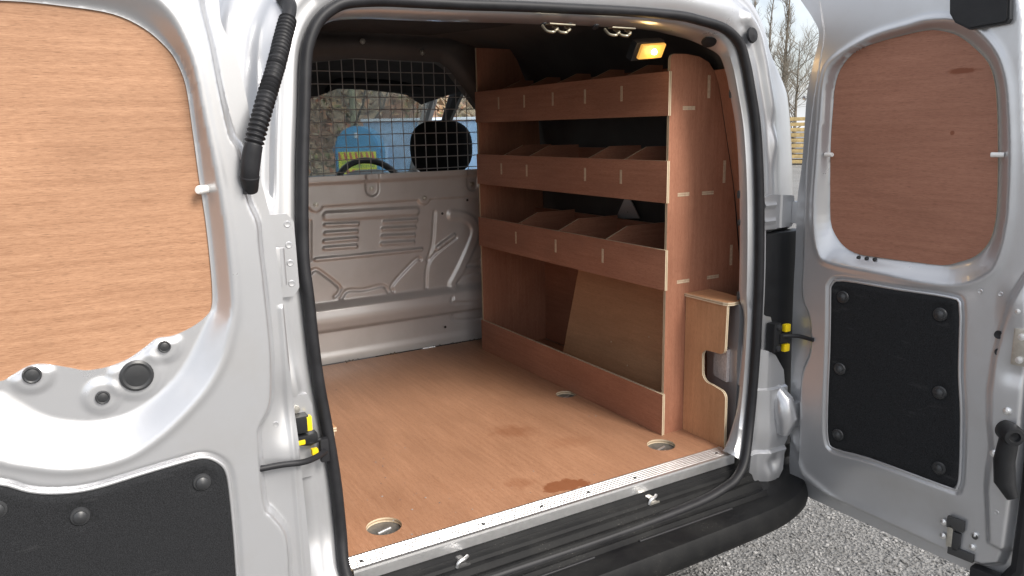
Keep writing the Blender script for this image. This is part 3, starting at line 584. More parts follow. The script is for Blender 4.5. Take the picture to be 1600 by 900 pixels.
# lock catches under the top of the frame
for x0 in (.553, .73):
    cat = empty('roof_catch', (x0, .02, 1.15)); cat.parent = van; cat.location = Vector((x0, .02, 1.15))-van.location
    for dx in (0, .034):
        h = [(x0+dx-.012, .03, 1.163), (x0+dx-.012, .012, 1.150), (x0+dx-.002, .0, 1.146), (x0+dx+.008, .008, 1.150), (x0+dx+.018, .012, 1.156), (x0+dx+.018, .032, 1.163)]
        c = tube('catch_hook', smooth_curve(h, 4), .0032, 'brass_zinc', None, 8); c.parent = cat; c.matrix_parent_inverse = Matrix.Translation((-x0, -.02, -1.15))
    c = box('catch_plate', (x0+.03, .018, 1.1655), (.07, .02, .003), 'brass_zinc', None, .001); c.parent = cat; c.matrix_parent_inverse = Matrix.Translation((-x0, -.02, -1.15))
# ---- right pillar: hinge plates, lamp housing, boss, check strap
box('tail_lamp_housing', (1.35, -.005, .10), (.14, .04, .40), 'black_plastic', van, .01)
box('tail_lamp_housing', (1.37, .045, .25), (.17, .04, .74), 'black_plastic', van, .01)
box('tail_lamp_housing', (1.325, -.002, .465), (.165, .05, .335), 'black_plastic', van, .01)
hp = hf('hinge_plate', [(1.222, .645), (1.222, .735), (1.25, .742), (1.335, .735), (1.342, .70), (1.342, .66), (1.33, .648)], .004, lambda p: .006*np.exp(-((p[:, 1]-.712)/.006)**2)*(p[:, 0] < 1.27)+.006*np.exp(-((p[:, 1]-.668)/.006)**2)*(p[:, 0] < 1.27)+.004*sst(p[:, 0], 1.285, 1.29), (0, -.032, 0), (1, 0, 0), (0, 0, 1), (0, -1, 0), 'silver', van, back=.012)
box('hinge_arm', (1.352, -.05, .688), (.05, .028, .062), 'silver', van, .005)
low = hf('pillar_lower', [*T['pillR_low']], .004, lambda p: .010*sst(p[:, 1], .19, .186)+.006*np.exp(-((p[:, 1]-.06)/.05)**2)+.012*sst(-p[:, 1], -.005, .0)-.012*np.exp(-((p[:, 0]-1.255)/.02)**2-((p[:, 1]+.035)/.022)**2)+.02*sst(p[:, 0], 1.2, 1.245), (0, -.040, 0), (1, 0, 0), (0, 0, 1), (0, -1, 0), 'silver', van, back=.05)
V, Fc = [], []
tube_vf([(1.283, -.045, .19), (1.287, -.075, .15), (1.29, -.085, .10), (1.288, -.078, .05)], [.012, .03, .034, .02], 14, V=V, Fc=Fc); from_vf('hinge_boss', V, Fc, 'silver', van)
box('hinge_arm', (1.332, -.085, .105), (.06, .03, .075), 'silver', van, .006)
ck = poly_prism('check_bracket', [(1.225, .27), (1.262, .27), (1.266, .37), (1.256, .395), (1.236, .40), (1.222, .41)], (0, -.042, 0), (1, 0, 0), (0, 0, 1), .006, 'silver', van)
box('check_block', (1.252, -.06, .340), (.030, .03, .085), 'black_plastic', van, .006)
for z in (.372, .31): lathe('bolt', [(.009, 0), (.008, .005), (0, .006)], (1.254, -.075, z), (0, -1, 0), 'black_cap', van, 8)
tube('check_strap', smooth_curve([(1.262, -.07, .343), (1.30, -.10, .345), (1.308, -.15, .343)], 6), .006, 'rubber', van)
for z in (.366, .308): box('release_clip', (1.285, -.075, z), (.022, .014, .022), 'yellow_plastic', van, .004)
box('release_lever', (1.278, -.072, .337), (.04, .016, .03), 'black_plastic', van, .005)
sp2 = hf('seam_plate', [(1.288, .765), (1.335, .765), (1.325, .93), (1.30, .985), (1.262, .985), (1.268, .95)], .004, lambda p: .0*p[:, 0], (0, -.012, 0), (1, 0, 0), (0, .07, .9975), (0, -.9975, .07), 'silver', van, back=.012)
for (x, z) in ((1.308, .80), (1.306, .845), (1.300, .89), (1.292, .935)): lathe('weld_spot', [(.006, 0), (.005, .0012), (.002, .0006), (0, .0006)], (x, -.012+z*.07, z), (0, -1, .07), 'silver', sp2, 10)
# ---- left pillar furniture
wp = hf('hinge_plate', [(-.155, .63), (-.155, .77), (-.14, .785), (-.088, .785), (-.075, .77), (-.074, .64), (-.086, .625), (-.14, .625)], .004, lambda p: 0*p[:, 0], (0, -.046, 0), (1, 0, 0), (0, 0, 1), (0, -1, 0), 'silver', van, back=.01)
for (x, z) in ((-.088, .765), (-.088, .725), (-.088, .69), (-.088, .65)): lathe('weld_spot', [(.007, 0), (.0055, .0012), (.002, .0006), (0, .0006)], (x, -.046, z), (0, -1, 0), 'silver', wp, 12)
hg = box('hinge_leaf', (-.130, -.082, .690), (.030, .01, .075), 'silver', van, .003)
for z in (.715, .668): lathe('bolt', [(.010, 0), (.009, .007), (0, .008)], (-.132, -.087, z), (0, -1, 0), 'silver', hg, 6)
tube('hinge_pin', [(-.112, -.075, .655), (-.112, -.075, .725)], .008, 'silver', van)
tube('hinge_pin', [(-.112, -.075, .02), (-.112, -.075, .10)], .008, 'silver', van)
box('hinge_leaf', (-.13, -.08, .06), (.03, .012, .08), 'silver', van, .003)
lb_ = hf('check_plate', [(-.122, .25), (-.072, .25), (-.066, .40), (-.075, .425), (-.11, .425), (-.122, .41)], .004, lambda p: 0*p[:, 0], (0, -.047, 0), (1, 0, 0), (0, 0, 1), (0, -1, 0), 'silver', van, back=.01)
lathe('bolt', [(.009, 0), (.008, .005), (0, .006)], (-.100, -.048, .398), (0, -1, 0), 'zinc', van, 8)
box('check_block', (-.096, -.06, .372), (.030, .03, .035), 'black_plastic', van, .006)
box('check_block', (-.088, -.06, .340), (.045, .026, .018), 'black_plastic', van, .005)
tube('release_lever', [(-.105, -.062, .335), (-.08, -.066, .330), (-.06, -.064, .331)], [.008, .007, .004], 'black_plastic', van)
box('release_clip', (-.082, -.068, .372), (.012, .014, .030), 'yellow_plastic', van, .003)
box('release_clip', (-.101, -.068, .336), (.018, .014, .010), 'yellow_plastic', van, .003)
box('release_clip', (-.074, -.068, .309), (.013, .014, .014), 'yellow_plastic', van, .003)
tube('check_strap', smooth_curve([(-.052, -.064, .303), (-.08, -.095, .308), (-.112, -.117, .314), (-.15, -.1205, .320), (-.198, -.1205, .322)], 6), .0062, 'rubber', van)
box('strap_anchor', (-.052, -.058, .305), (.018, .016, .05), 'rubber', van, .005)
# wiring hose, ribbed rubber
hs_ = smooth_curve(T['hose'], 40); n = len(hs_); s = np.cumsum(np.r_[0, np.linalg.norm(np.diff(hs_, axis=0), axis=1)])
rad = np.where((s > .085) & (s < s[-1]-.075), .0150+.0022*np.sin(s*2*math.pi/.0088), .0142+.002*np.sin(s*30))
rad[:40] = np.linspace(.012, .017, 40)
tube('wiring_hose', hs_, rad, 'rubber', van, 16, angle=80)
# ---- load space shell
def quad(name, pts, mat, parent): return from_vf(name, pts, [(0, 1, 2, 3)], mat, parent, False)
YB = 1.53
# bulkhead: pressed panel
def bh_depth(p):
    D = np.zeros(len(p)); x, z = p[:, 0], p[:, 1]
    def groove(P, wd, h):
        d, _ = sd_seg(p, smooth_curve(P, 5) if len(P) > 2 else np.array(P), False); return h*(1-sst(d, wd*.35, wd))
    sl = T['bh_slots']
    for i in range(0, 16, 2): D += groove(sl[i:i+2], .0105, .010)
    D += groove(sl[16:18], .026, .009); D += groove(sl[18:20], .010, .010)
    for g in ('g1', 'g2', 'g3', 'g4', 'g4b', 'g7', 'g8', 'g8b', 'g9', 'g10', 'g11'): D += groove(T['bh_'+g], .010, -.006)
    D += groove(T['bh_g5'], .016, .011); D += groove(T['bh_g6'], .030, .007)
    # top rail proud, with lobes round its fixings
    zr = .646; lob = np.minimum.reduce([np.hypot(x-a, z-b_) for a, b_ in T['bh_bolts'][2:]]); up_ = np.maximum(sst(z, zr-.004, zr+.004), 1-sst(lob, .026, .032)); D += .012*up_
    for a, b_ in T['bh_bolts'][:2]:
        dd, _ = sd_seg(p, np.array([(a, b_-.003), (a, .78)]), False); D += -.007*(1-sst(dd, .024, .031))
    D += .014*sst(z, .728, .745)
    # swaged lower part
    D += .026*(1-sst(z, .225, .262)) + .012*np.exp(-((z-.19)/.035)**2) - .030*(1-sst(z, .128, .150)) + .006*(1-sst(z, .02, .05))
    return D
bulk = hf('bulkhead', [(-.30, -.004), (1.44, -.004), (1.44, .765), (-.30, .765)], .0042, bh_depth, (0, YB, 0), (1, 0, 0), (0, 0, 1), (0, -1, 0), 'silver_in', van, back=.02, angle=60)
for (x, z), dep in zip(T['bh_bolts'], (.006, .006, .013, .013)): lathe('bolt', [(.011, 0), (.011, .003), (.007, .003), (.006, .009), (0, .010)], (x, YB-dep, z), (0, -1, 0), 'zinc', bulk, 10)
for (x, z), dep in zip(T['bh_holes'], (.001, .001, .006)): lathe('hole_plug', [(.006, 0), (.006, .001), (0, .001)], (x, YB-dep, z), (0, -1, 0), 'dark_metal', bulk, 8)
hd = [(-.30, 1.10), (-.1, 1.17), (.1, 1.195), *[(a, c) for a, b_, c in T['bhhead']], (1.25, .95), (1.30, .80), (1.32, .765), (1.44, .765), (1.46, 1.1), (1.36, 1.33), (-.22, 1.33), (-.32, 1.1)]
hf('bulkhead_header', hd, .012, lambda p: .02*sst(-sd_seg(p, np.array(hd))[0], .01, .05), (0, YB+.02, 0), (1, 0, 0), (0, 0, 1), (0, -1, 0), 'roof_inside', van, back=.05)  # roof colour makes the header darker than the panel below, painting in its shade
for x, z in ((.66, 1.285), (.915, 1.25)): lathe('bolt', [(.012, 0), (.011, .004), (.006, .004), (.006, .01), (0, .011)], (x, YB-.001, z), (0, -1, 0), 'zinc', van, 8)
# mesh guard: welded wires, each a part of the guard
mg = empty('mesh_guard', (0, 0, 0)); mg.parent = van; mg.matrix_parent_inverse = Matrix.Translation(-van.location)
V, Fc = tube_vf([(0, 0, .752), (0, 0, 1.235)], .0019, 6); me = bpy.data.meshes.new('wire'); me.from_pydata([tuple(x) for x in V], [], Fc); me.materials.append(M['wire_steel'])
for k in range(33):
    x = -.27+.05*k
    o = bpy.data.objects.new('wire', me); COL.objects.link(o); o.parent = mg; o.location = (x, YB+.034, 0)
V, Fc = tube_vf([(-.29, 0, 0), (1.36, 0, 0)], .0019, 6); me = bpy.data.meshes.new('wire'); me.from_pydata([tuple(x) for x in V], [], Fc); me.materials.append(M['wire_steel'])
for k in range(10):
    o = bpy.data.objects.new('wire', me); COL.objects.link(o); o.parent = mg; o.location = (0, YB+.0305, .775+.0495*k)
# shell sides, roof
def shell(name, rows, mat):
    """rows: list of polylines of equal length"""
    k = len(rows[0]); V = [p for r_ in rows for p in r_]; Fc = [(i*k+j, i*k+j+1, (i+1)*k+j+1, (i+1)*k+j) for i in range(len(rows)-1) for j in range(k-1)]
    return from_vf(name, V, Fc, mat, van, True, 50)
def sect(y, top, half, drop=0):
    c = .572; pr_ = [(-1, -.45), (-1.0, .1), (-.985, .5), (-.95, .8), (-.90, 1.0), (-.84, 1.15), (-.74, 1.26), (-.55, 1.31), (0, 1.33), (.55, 1.31), (.74, 1.26), (.84, 1.15), (.90, 1.0), (.95, .8), (.985, .5), (1.0, .1), (1, -.45)]
    return [(c+half*a, y, (b_ if b_ < 1 else 1+(b_-1)*top)) for a, b_ in pr_]
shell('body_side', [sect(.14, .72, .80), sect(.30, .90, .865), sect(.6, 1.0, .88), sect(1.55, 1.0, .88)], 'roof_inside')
shell('body_outer', [sect(.20, .85, .86), sect(.32, 1.08, .905), sect(.6, 1.12, .915), sect(1.56, 1.12, .915)], 'silver')
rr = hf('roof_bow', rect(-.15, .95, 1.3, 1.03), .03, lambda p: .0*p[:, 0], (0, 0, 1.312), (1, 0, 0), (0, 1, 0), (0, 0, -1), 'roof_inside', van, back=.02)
quad('roof_lining', [(-.2, .32, 1.300), (1.34, .32, 1.300), (1.34, 1.5, 1.315), (-.2, 1.5, 1.315)], 'headliner', van)
# metal floor under the boards and inner lamp pocket on the right
box('load_floor', (.57, .75, -.045), (1.86, 1.55, .05), 'silver_in', van, .004)
pk = hf('inner_pillar', [(.0, -.02), (.17, -.02), (.17, .43), (0, .43)], .006, lambda p: -.02*np.exp(-((p[:, 0]-.09)/.035)**2-((p[:, 1]-.24)/.06)**4)+.008*np.sin(p[:, 1]*30)*.2, (1.188, .012, 0), (.25, .968, 0), (0, 0, 1), (-.968, .25, 0), 'silver', van, back=.02)
box('lamp_unit', (1.205, .09, .235), (.012, .075, .10), 'lamp_clear', van, .003, Matrix.Rotation(-.25, 3, 'Z'))
tri = poly_prism('body_bracket', [(.858, .585), (.713, .60), (.77, .665), (.805, .665)], (1.405, 0, 0), (0, 1, 0), (0, 0, 1), .006, 'silver', van)
# ---- interior lamp
lm = empty('load_lamp', (.93, .12, 1.128)); lm.parent = van; lm.location = Vector((.93, .12, 1.128))-van.location
Lx = Vector((.98, .05, .09)).normalized(); Lz = Vector((-.16, -.55, .82)); Lz = (Lz-Lx*Lz.dot(Lx)).normalized(); Ly = Lz.cross(Lx)
def lp_(a, b_, c): return Vector((.933, .12, 1.128))+Lx*a+Lz*b_+(-Ly)*c
LM = Matrix((Lx, -Ly, Lz)).transposed()
def lpart(o): o.parent = lm; o.matrix_parent_inverse = Matrix.Translation((-.93, -.12, -1.128)); return o
lpart(box('lamp_case', lp_(-.004, -.001, -.012), (.100, .022, .052), 'black_plastic', None, .004, LM))
lens = lpart(box('lamp_cover', lp_(.004, .001, .002), (.084, .012, .040), 'lamp_lens', None, .005, LM))
lpart(lathe('lamp_bulb', [(0, -.009), (.006, -.007), (.0085, 0), (.006, .007), (0, .009)], lp_(.008, .002, .0085), tuple(Ly), 'bulb', None, 12))
pl = bpy.data.lights.new('load_lamp_light', 'POINT'); pl.energy = .12; pl.color = (1, .62, .25); pl.shadow_soft_size = .02
po = bpy.data.objects.new('load_lamp_light', pl); COL.objects.link(po); po.location = lp_(.008, .0, .03)
# ---- cab
cabs = [sect(1.56, 1.0, .88), sect(2.0, .75, .86), sect(2.3, .45, .80)]
shell('cab_roof', [[p for p in s_[5:12]] for s_ in cabs], 'headliner')
vs_ = [(a, b_, c) for a, b_, c in T['visor']]
hl = [(-.1, 1.27), (-.1, 1.02), (.3, 1.04), (.50, 1.055), (vs_[0][0], vs_[0][2]), (.70, 1.115), *[(a, c) for a, b_, c in vs_[1:]], (1.30, 1.11), (1.34, 1.27)]
poly_prism('sun_visor', hl, (0, 2.2, 0), (1, 0, 0), (0, 0, 1), .02, 'headliner', van, .004)
tube('visor_rim', smooth_curve([(.70, 2.17, 1.12), (.74, 2.17, 1.165), (.80, 2.17, 1.18), (1.0, 2.17, 1.175), (1.2, 2.17, 1.155)], 6), .009, 'fabric_black', van)
V, Fc = tube_vf([(1.345, 2.33, 1.17), (1.41, 2.66, .94), (1.50, 3.02, .66)], [.034, .036, .042], 8); from_vf('windscreen_pillar', V, Fc, 'cab_grey', van)
V, Fc = tube_vf([(-.2, 2.33, 1.17), (-.27, 2.66, .94), (-.36, 3.02, .66)], [.034, .036, .042], 8); from_vf('windscreen_pillar', V, Fc, 'cab_grey', van)
V, Fc = tube_vf([(1.345, 1.98, 1.19), (1.36, 2.13, 1.10), (1.37, 2.25, 1.0), (1.40, 2.45, .80), (1.42, 2.6, .6)], [.035, .035, .03, .03, .03], 8); from_vf('door_frame', V, Fc, 'dash_plastic', van)
gx = .022
wsc = from_vf('windscreen', [(-.2, 2.30, 1.16), (1.345, 2.30, 1.16), (1.49, 3.0, .67), (-.35, 3.0, .67), (-.2, 2.305, 1.165), (1.345, 2.305, 1.165), (1.49, 3.005, .675), (-.35, 3.005, .675)], [(0, 1, 2, 3), (4, 5, 6, 7), (0, 1, 5, 4), (1, 2, 6, 5), (2, 3, 7, 6), (3, 0, 4, 7)], 'glass', van, False)
hf('dashboard', [(-.33, 2.48), (.2, 2.44), (.68, 2.46), (.72, 2.40), (1.15, 2.40), (1.2, 2.48), (1.45, 2.5), (1.48, 3.02), (-.35, 3.02)], .02, lambda p: .05*np.exp(-((p[:, 0]-1.02)/.11)**6-((p[:, 1]-2.5)/.10)**6)+.02*sst(p[:, 1], 2.45, 2.6), (0, 0, .67), (1, 0, 0), (0, 1, 0), (0, 0, 1), 'dash_plastic', van, back=.5)
# steering wheel
wc = Vector((.925, 2.24, .625)); wn = Vector((0, -.90, .43)).normalized(); wu = Vector((1, 0, 0)); wv = wn.cross(wu)
wpth = [tuple(wc+(wu*math.cos(a)+wv*math.sin(a))*.185) for a in np.linspace(0, 2*math.pi, 40, endpoint=False)]
stw = tube('steering_wheel', wpth, .016, 'dash_plastic', van, 10, True)
for a in (-.4, math.pi+.4, -math.pi/2): tube('spoke', [tuple(wc), tuple(wc+(wu*math.cos(a)+wv*math.sin(a))*.18)], .014, 'dash_plastic', stw, 8)
lathe('hub', [(.06, -.02), (.06, .01), (.045, .022), (0, .025)], wc, wn, 'dash_plastic', stw, 20)
# seats with head restraints
def lobe(name, c, s, mat, parent, e=3.2, n=20):
    V, Fc = [], []
    for i in range(n+1):
        ph = math.pi*(i/n-.5)
        for j in range(2*n):
            th = math.pi*j/n
            f_ = lambda q, k: math.copysign(abs(q)**(2/k), q)
            V.append((c[0]+s[0]*f_(math.cos(ph), e)*f_(math.cos(th), e), c[1]+s[1]*f_(math.cos(ph), e)*f_(math.sin(th), e), c[2]+s[2]*f_(math.sin(ph), 2.6)))
    for i in range(n):
        for j in range(2*n): Fc.append((i*2*n+j, i*2*n+(j+1) % (2*n), (i+1)*2*n+(j+1) % (2*n), (i+1)*2*n+j))
    return from_vf(name, V, Fc, mat, parent, True, 60)
for cx in (1.075, .10):
    st = lobe('seat', (cx, 1.78, .38), (.25, .09, .36), 'fabric_black', van)
    lobe('head_restraint', (cx+.022, 1.76, .855), (.152, .055, .125), 'fabric_black', st, 2.8)
    for dx in (-.06, .06): tube('restraint_post', [(cx+dx+.02, 1.77, .70), (cx+dx+.02, 1.77, .80)], .006, 'zinc', st, 8)
    lobe('seat_cushion', (cx, 2.05, .08), (.26, .27, .09), 'fabric_black', st)
for sx in (-.36, 1.50):
    quad('cab_door', [(sx, 1.56, -.4), (sx, 2.95, -.4), (sx, 2.95, .62), (sx, 1.56, .62)], 'dash_plastic', van)
    quad('side_glass', [(sx, 1.58, .62), (sx, 2.9, .62), (sx*.95+.03, 2.3, 1.15), (sx*.95+.03, 1.58, 1.15)], 'glass', van)
from_vf('bonnet', [(-.34, 3.0, .665), (1.49, 3.0, .665), (1.45, 3.75, .40), (-.3, 3.75, .40), (-.3, 3.85, GZ+.25), (1.45, 3.85, GZ+.25), (1.5, 3.0, GZ+.25), (-.36, 3.0, GZ+.25)], [(0, 1, 2, 3), (3, 2, 5, 4), (1, 6, 5, 2), (0, 3, 4, 7)], 'silver', van, False)
for wx, wy in ((1.40, .62), (-.26, .62), (1.40, 3.25), (-.26, 3.25)):
    wh = lathe('wheel', [(.20, -.09), (.29, -.095), (.31, -.07), (.31, .07), (.29, .095), (.20, .09)], (wx, wy, GZ+.31), (1, 0, 0), 'tyre', van, 36)
    lathe('rim', [(.20, -.07), (.12, -.05), (.05, -.06), (0, -.06)], (wx, wy, GZ+.31), (1 if wx < .5 else -1, 0, 0), 'zinc', wh, 24)
# ---- sill trim and bumper
def bprof(prof, x0, x1, name, mat, parent, nx=40, wrap=None, angle=40):
    xs = np.linspace(x0, x1, nx); V = []; k = len(prof)
    for x in xs:
        for (y, z) in prof: V.append(wrap(x, y, z) if wrap else (x, y, z))
    Fc = [(i*k+j, i*k+j+1, (i+1)*k+j+1, (i+1)*k+j) for i in range(nx-1) for j in range(k-1)]
    return from_vf(name, V, Fc, mat, parent, True, angle)
sillp = [(.0, -.012), (-.030, -.012), (-.036, -.030), (-.046, -.036), (-.050, -.034), (-.060, -.036), (-.066, -.039), (-.070, -.046), (-.073, -.047), (-.082, -.049), (-.085, -.055), (-.089, -.062), (-.093, -.063), (-.098, -.062), (-.1015, -.058), (-.106, -.056), (-.1105, -.058), (-.115, -.066), (-.119, -.074), (-.126, -.077), (-.131, -.074), (-.136, -.074), (-.139, -.080), (-.143, -.090)]
bprof(sillp, -.02, 1.165, 'sill_trim', 'bumper_plastic', van, 60, angle=25)
# bumper: straight across the back, rounded at the corners
bp = [(-.128, -.086), (-.134, -.086), (-.150, -.0865), (-.17, -.088), (-.192, -.0895), (-.2035, -.0915), (-.2075, -.097), (-.213, -.112), (-.217, -.128), (-.214, -.145), (-.20, -.163), (-.17, -.185), (-.12, -.215), (-.06, -.24), (.0, -.26)]
cr = smooth_curve([(.57, -.209), (.80, -.208), (1.0, -.205), (1.12, -.200), (1.20, -.190), (1.26, -.172), (1.305, -.150), (1.35, -.112), (1.39, -.06), (1.42, .0), (1.435, .08), (1.44, .30)], 7)
tg = np.gradient(cr, axis=0); tg /= np.linalg.norm(tg, axis=1)[:, None]; nn_ = np.stack([tg[:, 1], -tg[:, 0]], -1)
rows = [[(c[0]+q[0]*(-y-.205), c[1]+q[1]*(-y-.205), z) for (y, z) in bp] for c, q in zip(cr, nn_)]
mir = [[(1.14-x, y, z) for x, y, z in row] for row in rows[1:]][::-1]
allr = mir+rows; k = len(bp)
V = [p for row in allr for p in row]; Fc = [(i*k+j, i*k+j+1, (i+1)*k+j+1, (i+1)*k+j) for i in range(len(allr)-1) for j in range(k-1)]
# anti-slip groove pockets are pressed in as a shallow wave
bum = from_vf('bumper', V, Fc, 'bumper_plastic', van, True, 30)
# the bumper's step reaches in under the pillar on the right and left
for s_, nm in ((1, 0), (-1, 1)):
    pts = [(1.13, -.132, -.0875), (1.20, -.125, -.0885), (1.27, -.10, -.0885), (1.34, -.03, -.0885), (1.37, .1, -.0885), (1.13, .1, -.0875)]
    if s_ < 0: pts = [(1.14-x, y, z) for x, y, z in pts]
    from_vf('bumper_shelf', pts, [tuple(range(6))], 'bumper_plastic', bum, False)
for x0, x1 in ((.70, 1.02), (.22, .56), (-.1, .1)):
    tube('step_groove', [(x0, -.146, -.0855), (x1, -.146, -.0855)], .0035, 'rubber', bum, 8)
# lock strikers on the sill
for x0, y0 in ((.813, -.055), (.247, -.055)):
    sc_ = hf('striker', [(-.017, -.017), (.017, -.017), (.017, .017), (-.017, .017)], .003, lambda p: .010*(1-sst(np.abs(p[:, 0]), .006, .016))*sst(p[:, 1], -.017, -.002), (x0, y0, -.043), (1, 0, 0), (0, 1, 0), (0, 0, 1), 'zinc' if x0 > .5 else 'dark_metal', van, back=.02)
    tube('striker_loop', smooth_curve([(x0-.018, y0-.014, -.044), (x0-.012, y0-.016, -.032), (x0+.004, y0-.012, -.030), (x0+.016, y0-.002, -.032), (x0+.02, y0+.008, -.044)], 5), .0042, 'aluminium', sc_, 8)
# ------------------------------------------------------------------ left door, folded right back (inner face towards the camera)
LY = -.13
ld_right = smooth_curve(T['ld_outer'], 5)
ld_out = [*ld_right.tolist(), (-.112, -.08), (-.13, -.14), (-.17, -.162), (-.68, -.162), (-.735, -.14), (-.755, -.08), (-.765, .3), (-.76, .75), (-.735, 1.02), (-.70, 1.18), (-.65, 1.25), (-.57, 1.275), (-.32, 1.28), (-.24, 1.265)]
ld_pan = [*smooth_curve(T['ld_panel_edge'], 5).tolist(), (-.162, .0), (-.175, -.09), (-.21, -.125), (-.66, -.125), (-.71, -.10), (-.73, -.05), (-.738, .3), (-.732, .75), (-.71, 1.0), (-.675, 1.15), (-.63, 1.22), (-.56, 1.245), (-.34, 1.25), (-.26, 1.24)]
ld_win = smooth_curve([*T['ld_win'], (-.605, .565), (-.632, .61), (-.645, .68), (-.65, .80), (-.645, .95), (-.632, 1.05), (-.60, 1.105), (-.55, 1.13)], 4, True)
def push(P, k):
    c = np.array(P, float); t_ = np.gradient(c, axis=0); t_ /= np.linalg.norm(t_, axis=1)[:, None]; return [tuple(q) for q in c+np.stack([-t_[:, 1], t_[:, 0]], -1)*k]
ld_lip = smooth_curve([*push(T['ld_win'][:14], .005), *T['ld_lip'][15:], (-.62, .545), (-.655, .60), (-.665, .68), (-.667, .80), (-.662, .95), (-.648, 1.06), (-.615, 1.125), (-.56, 1.15)], 4, True)
ld_face = smooth_curve([*T['ld_face'], (-.64, .49), (-.675, .57), (-.688, .68), (-.69, .80), (-.685, .95), (-.67, 1.07), (-.63, 1.145), (-.57, 1.17)], 4, True)
ld_trim = smooth_curve([*T['ld_trim'], (-.256, .06), (-.262, .044), (-.28, .038), (-.45, .038), (-.60, .038), (-.622, .044), (-.63, .06), (-.638, .2), (-.640, .36), (-.628, .398)], 4, True)
LG = T['ld_grommets']
def door_depth(pan, face, lip, trim, rec, fl):
    def f_(p):
        sP, _ = sd_seg(p, np.array(pan)); sF, _ = sd_seg(p, face); sL, _ = sd_seg(p, lip); sT, _ = sd_seg(p, trim)
        D = -fl*sst(sP, 0.0, .016)
        dF = np.maximum(-sF, 0); dL = np.maximum(sL, 0); t_ = dF/(dF+dL+1e-6); t_ = np.where(sF < 0, t_, 0)
        D -= rec*(.55*t_+.45*t_*t_*(3-2*t_)); D += .0035*np.exp(-((sF-.006)/.008)**2)
        D += -.005*(1-sst(sT, .008, .017))
        return D
    return f_
ldd = door_depth(ld_pan, ld_face, ld_lip, ld_trim, .036, .026)
def ld_depth(p):
    D = ldd(p); rimf = sst(sd_seg(p, ld_win)[0], .0, .012)
    for (a, b_), r_ in zip(LG, (.020, .034, .020, .022)):
        d = np.hypot(p[:, 0]-a, p[:, 1]-b_); D += .006*(1-sst(d, r_, r_+.016))*rimf
    # ribs of the hinge-side flange
    D += -.012*np.exp(-((p[:, 0]+.135)/.02)**2-((p[:, 1]-.43)/.05)**2)+.008*np.exp(-((p[:, 0]+.14)/.03)**2-((p[:, 1]-.33)/.04)**2)
    D += .004*np.exp(-((p[:, 0]+.1255)/.004)**2)*(p[:, 1] < .62)
    return D
def closed(P): P = np.array(P); return np.vstack([P, P[:1]])
def offs(P, k):
    c = np.array(P, float); t_ = np.roll(c, -1, 0)-np.roll(c, 1, 0); t_ /= np.linalg.norm(t_, axis=1)[:, None]+1e-9; nn = np.stack([t_[:, 1], -t_[:, 0]], -1)
    if np.median(sd_seg(c+nn*.002, c)[0]) < 0: nn = -nn
    return closed(c+nn*k)
def bead(trim, o, u, n, parent, r_=.0038, off=.0035):
    c = smooth_curve(trim, 1, True); t_ = np.roll(c, -1, 0)-np.roll(c, 1, 0); t_ /= np.linalg.norm(t_, axis=1)[:, None]; nn = np.stack([t_[:, 1], -t_[:, 0]], -1)
    if sd_seg(c+nn*.003, c)[0].mean() < 0: nn = -nn
    c = c+nn*off; P = [Vector(o)+Vector(u)*float(a)+Vector((0, 0, float(b_)))+Vector(n)*-.0028 for a, b_ in c]
    return tube('panel_bead', [tuple(p) for p in P], r_, 'silver', parent, 10, True)
ldoor = hf('rear_door', ld_out, .0036, ld_depth, (0, LY, 0), (1, 0, 0), (0, 0, 1), (0, -1, 0), 'silver', van, holes=[ld_win], back=.010, angle=78, creases=[closed(ld_pan), offs(ld_pan, .016), offs(ld_pan, .008), closed(ld_face), closed(ld_lip)])
bead(ld_trim, (0, LY, 0), (1, 0, 0), (0, -1, 0), ldoor)
tag(ldoor, 'wide open left rear door, bright silver')
poly_prism('outer_skin', ld_out[::-1] if False else ld_out, (0, LY+.047, 0), (1, 0, 0), (0, 0, 1), .025, 'silver', ldoor)
board('window_panel', [tuple(q) for q in ld_lip], (0, LY+.0395, 0), (1, 0, 0), (0, 0, 1), .005, 'ply_door_lit', ldoor)
tp = hf('trim_panel', ld_trim, .006, lambda p: .004*sst(-sd_seg(p, ld_trim)[0], 0, .006)-.003*sum(np.exp(-((np.hypot(p[:, 0]-a, p[:, 1]-b_)-.017)/.004)**2) for a, b_ in T['ld_clips']), (0, LY-.0015, 0), (1, 0, 0), (0, 0, 1), (0, -1, 0), 'trim_felt', ldoor, back=.006)
CL = [*T['ld_clips'], (-.296, .085), (-.59, .085), (-.60, .36)]
for (a, b_) in CL: lathe('trim_clip', [(.016, 0), (.0145, .003), (.011, .0035), (.0105, .0065), (.006, .0095), (0, .0105)], (a, LY-.0035, b_), (0, -1, 0), 'black_cap', ldoor, 20)
for (a, b_), r_ in zip(LG, (.0105, .027, .0115, .014)):
    lathe('grommet', [(r_, 0), (r_, .003), (r_*.85, .005), (r_*.7, .0035), (r_*.5, .0045), (0, .005)], (a, LY+.0285, b_), (0, -1, 0), 'black_cap', ldoor, 24)
pgx, pgz = T['ld_peg'][0]
lathe('window_peg', [(.0075, -.02), (.0075, .010), (.006, .0125), (0, .0125)], (pgx+.004, LY+.024, pgz), (-.75, -.66, 0), 'white_plastic', ldoor, 16)
box('hose_clip', (-.178, LY-.006, .862), (.006, .012, .06), 'rubber', ldoor, .002)
for (a, b_) in ((-.1275, .60), (-.136, .50), (-.1345, .395), (-.131, .24), (-.130, .20), (-.128, .16)): lathe('weld_spot', [(.006, 0), (.005, .0012), (.002, .0006), (0, .0006)], (a-.018, LY+.0285, b_), (0, -1, 0), 'silver', ldoor, 10)
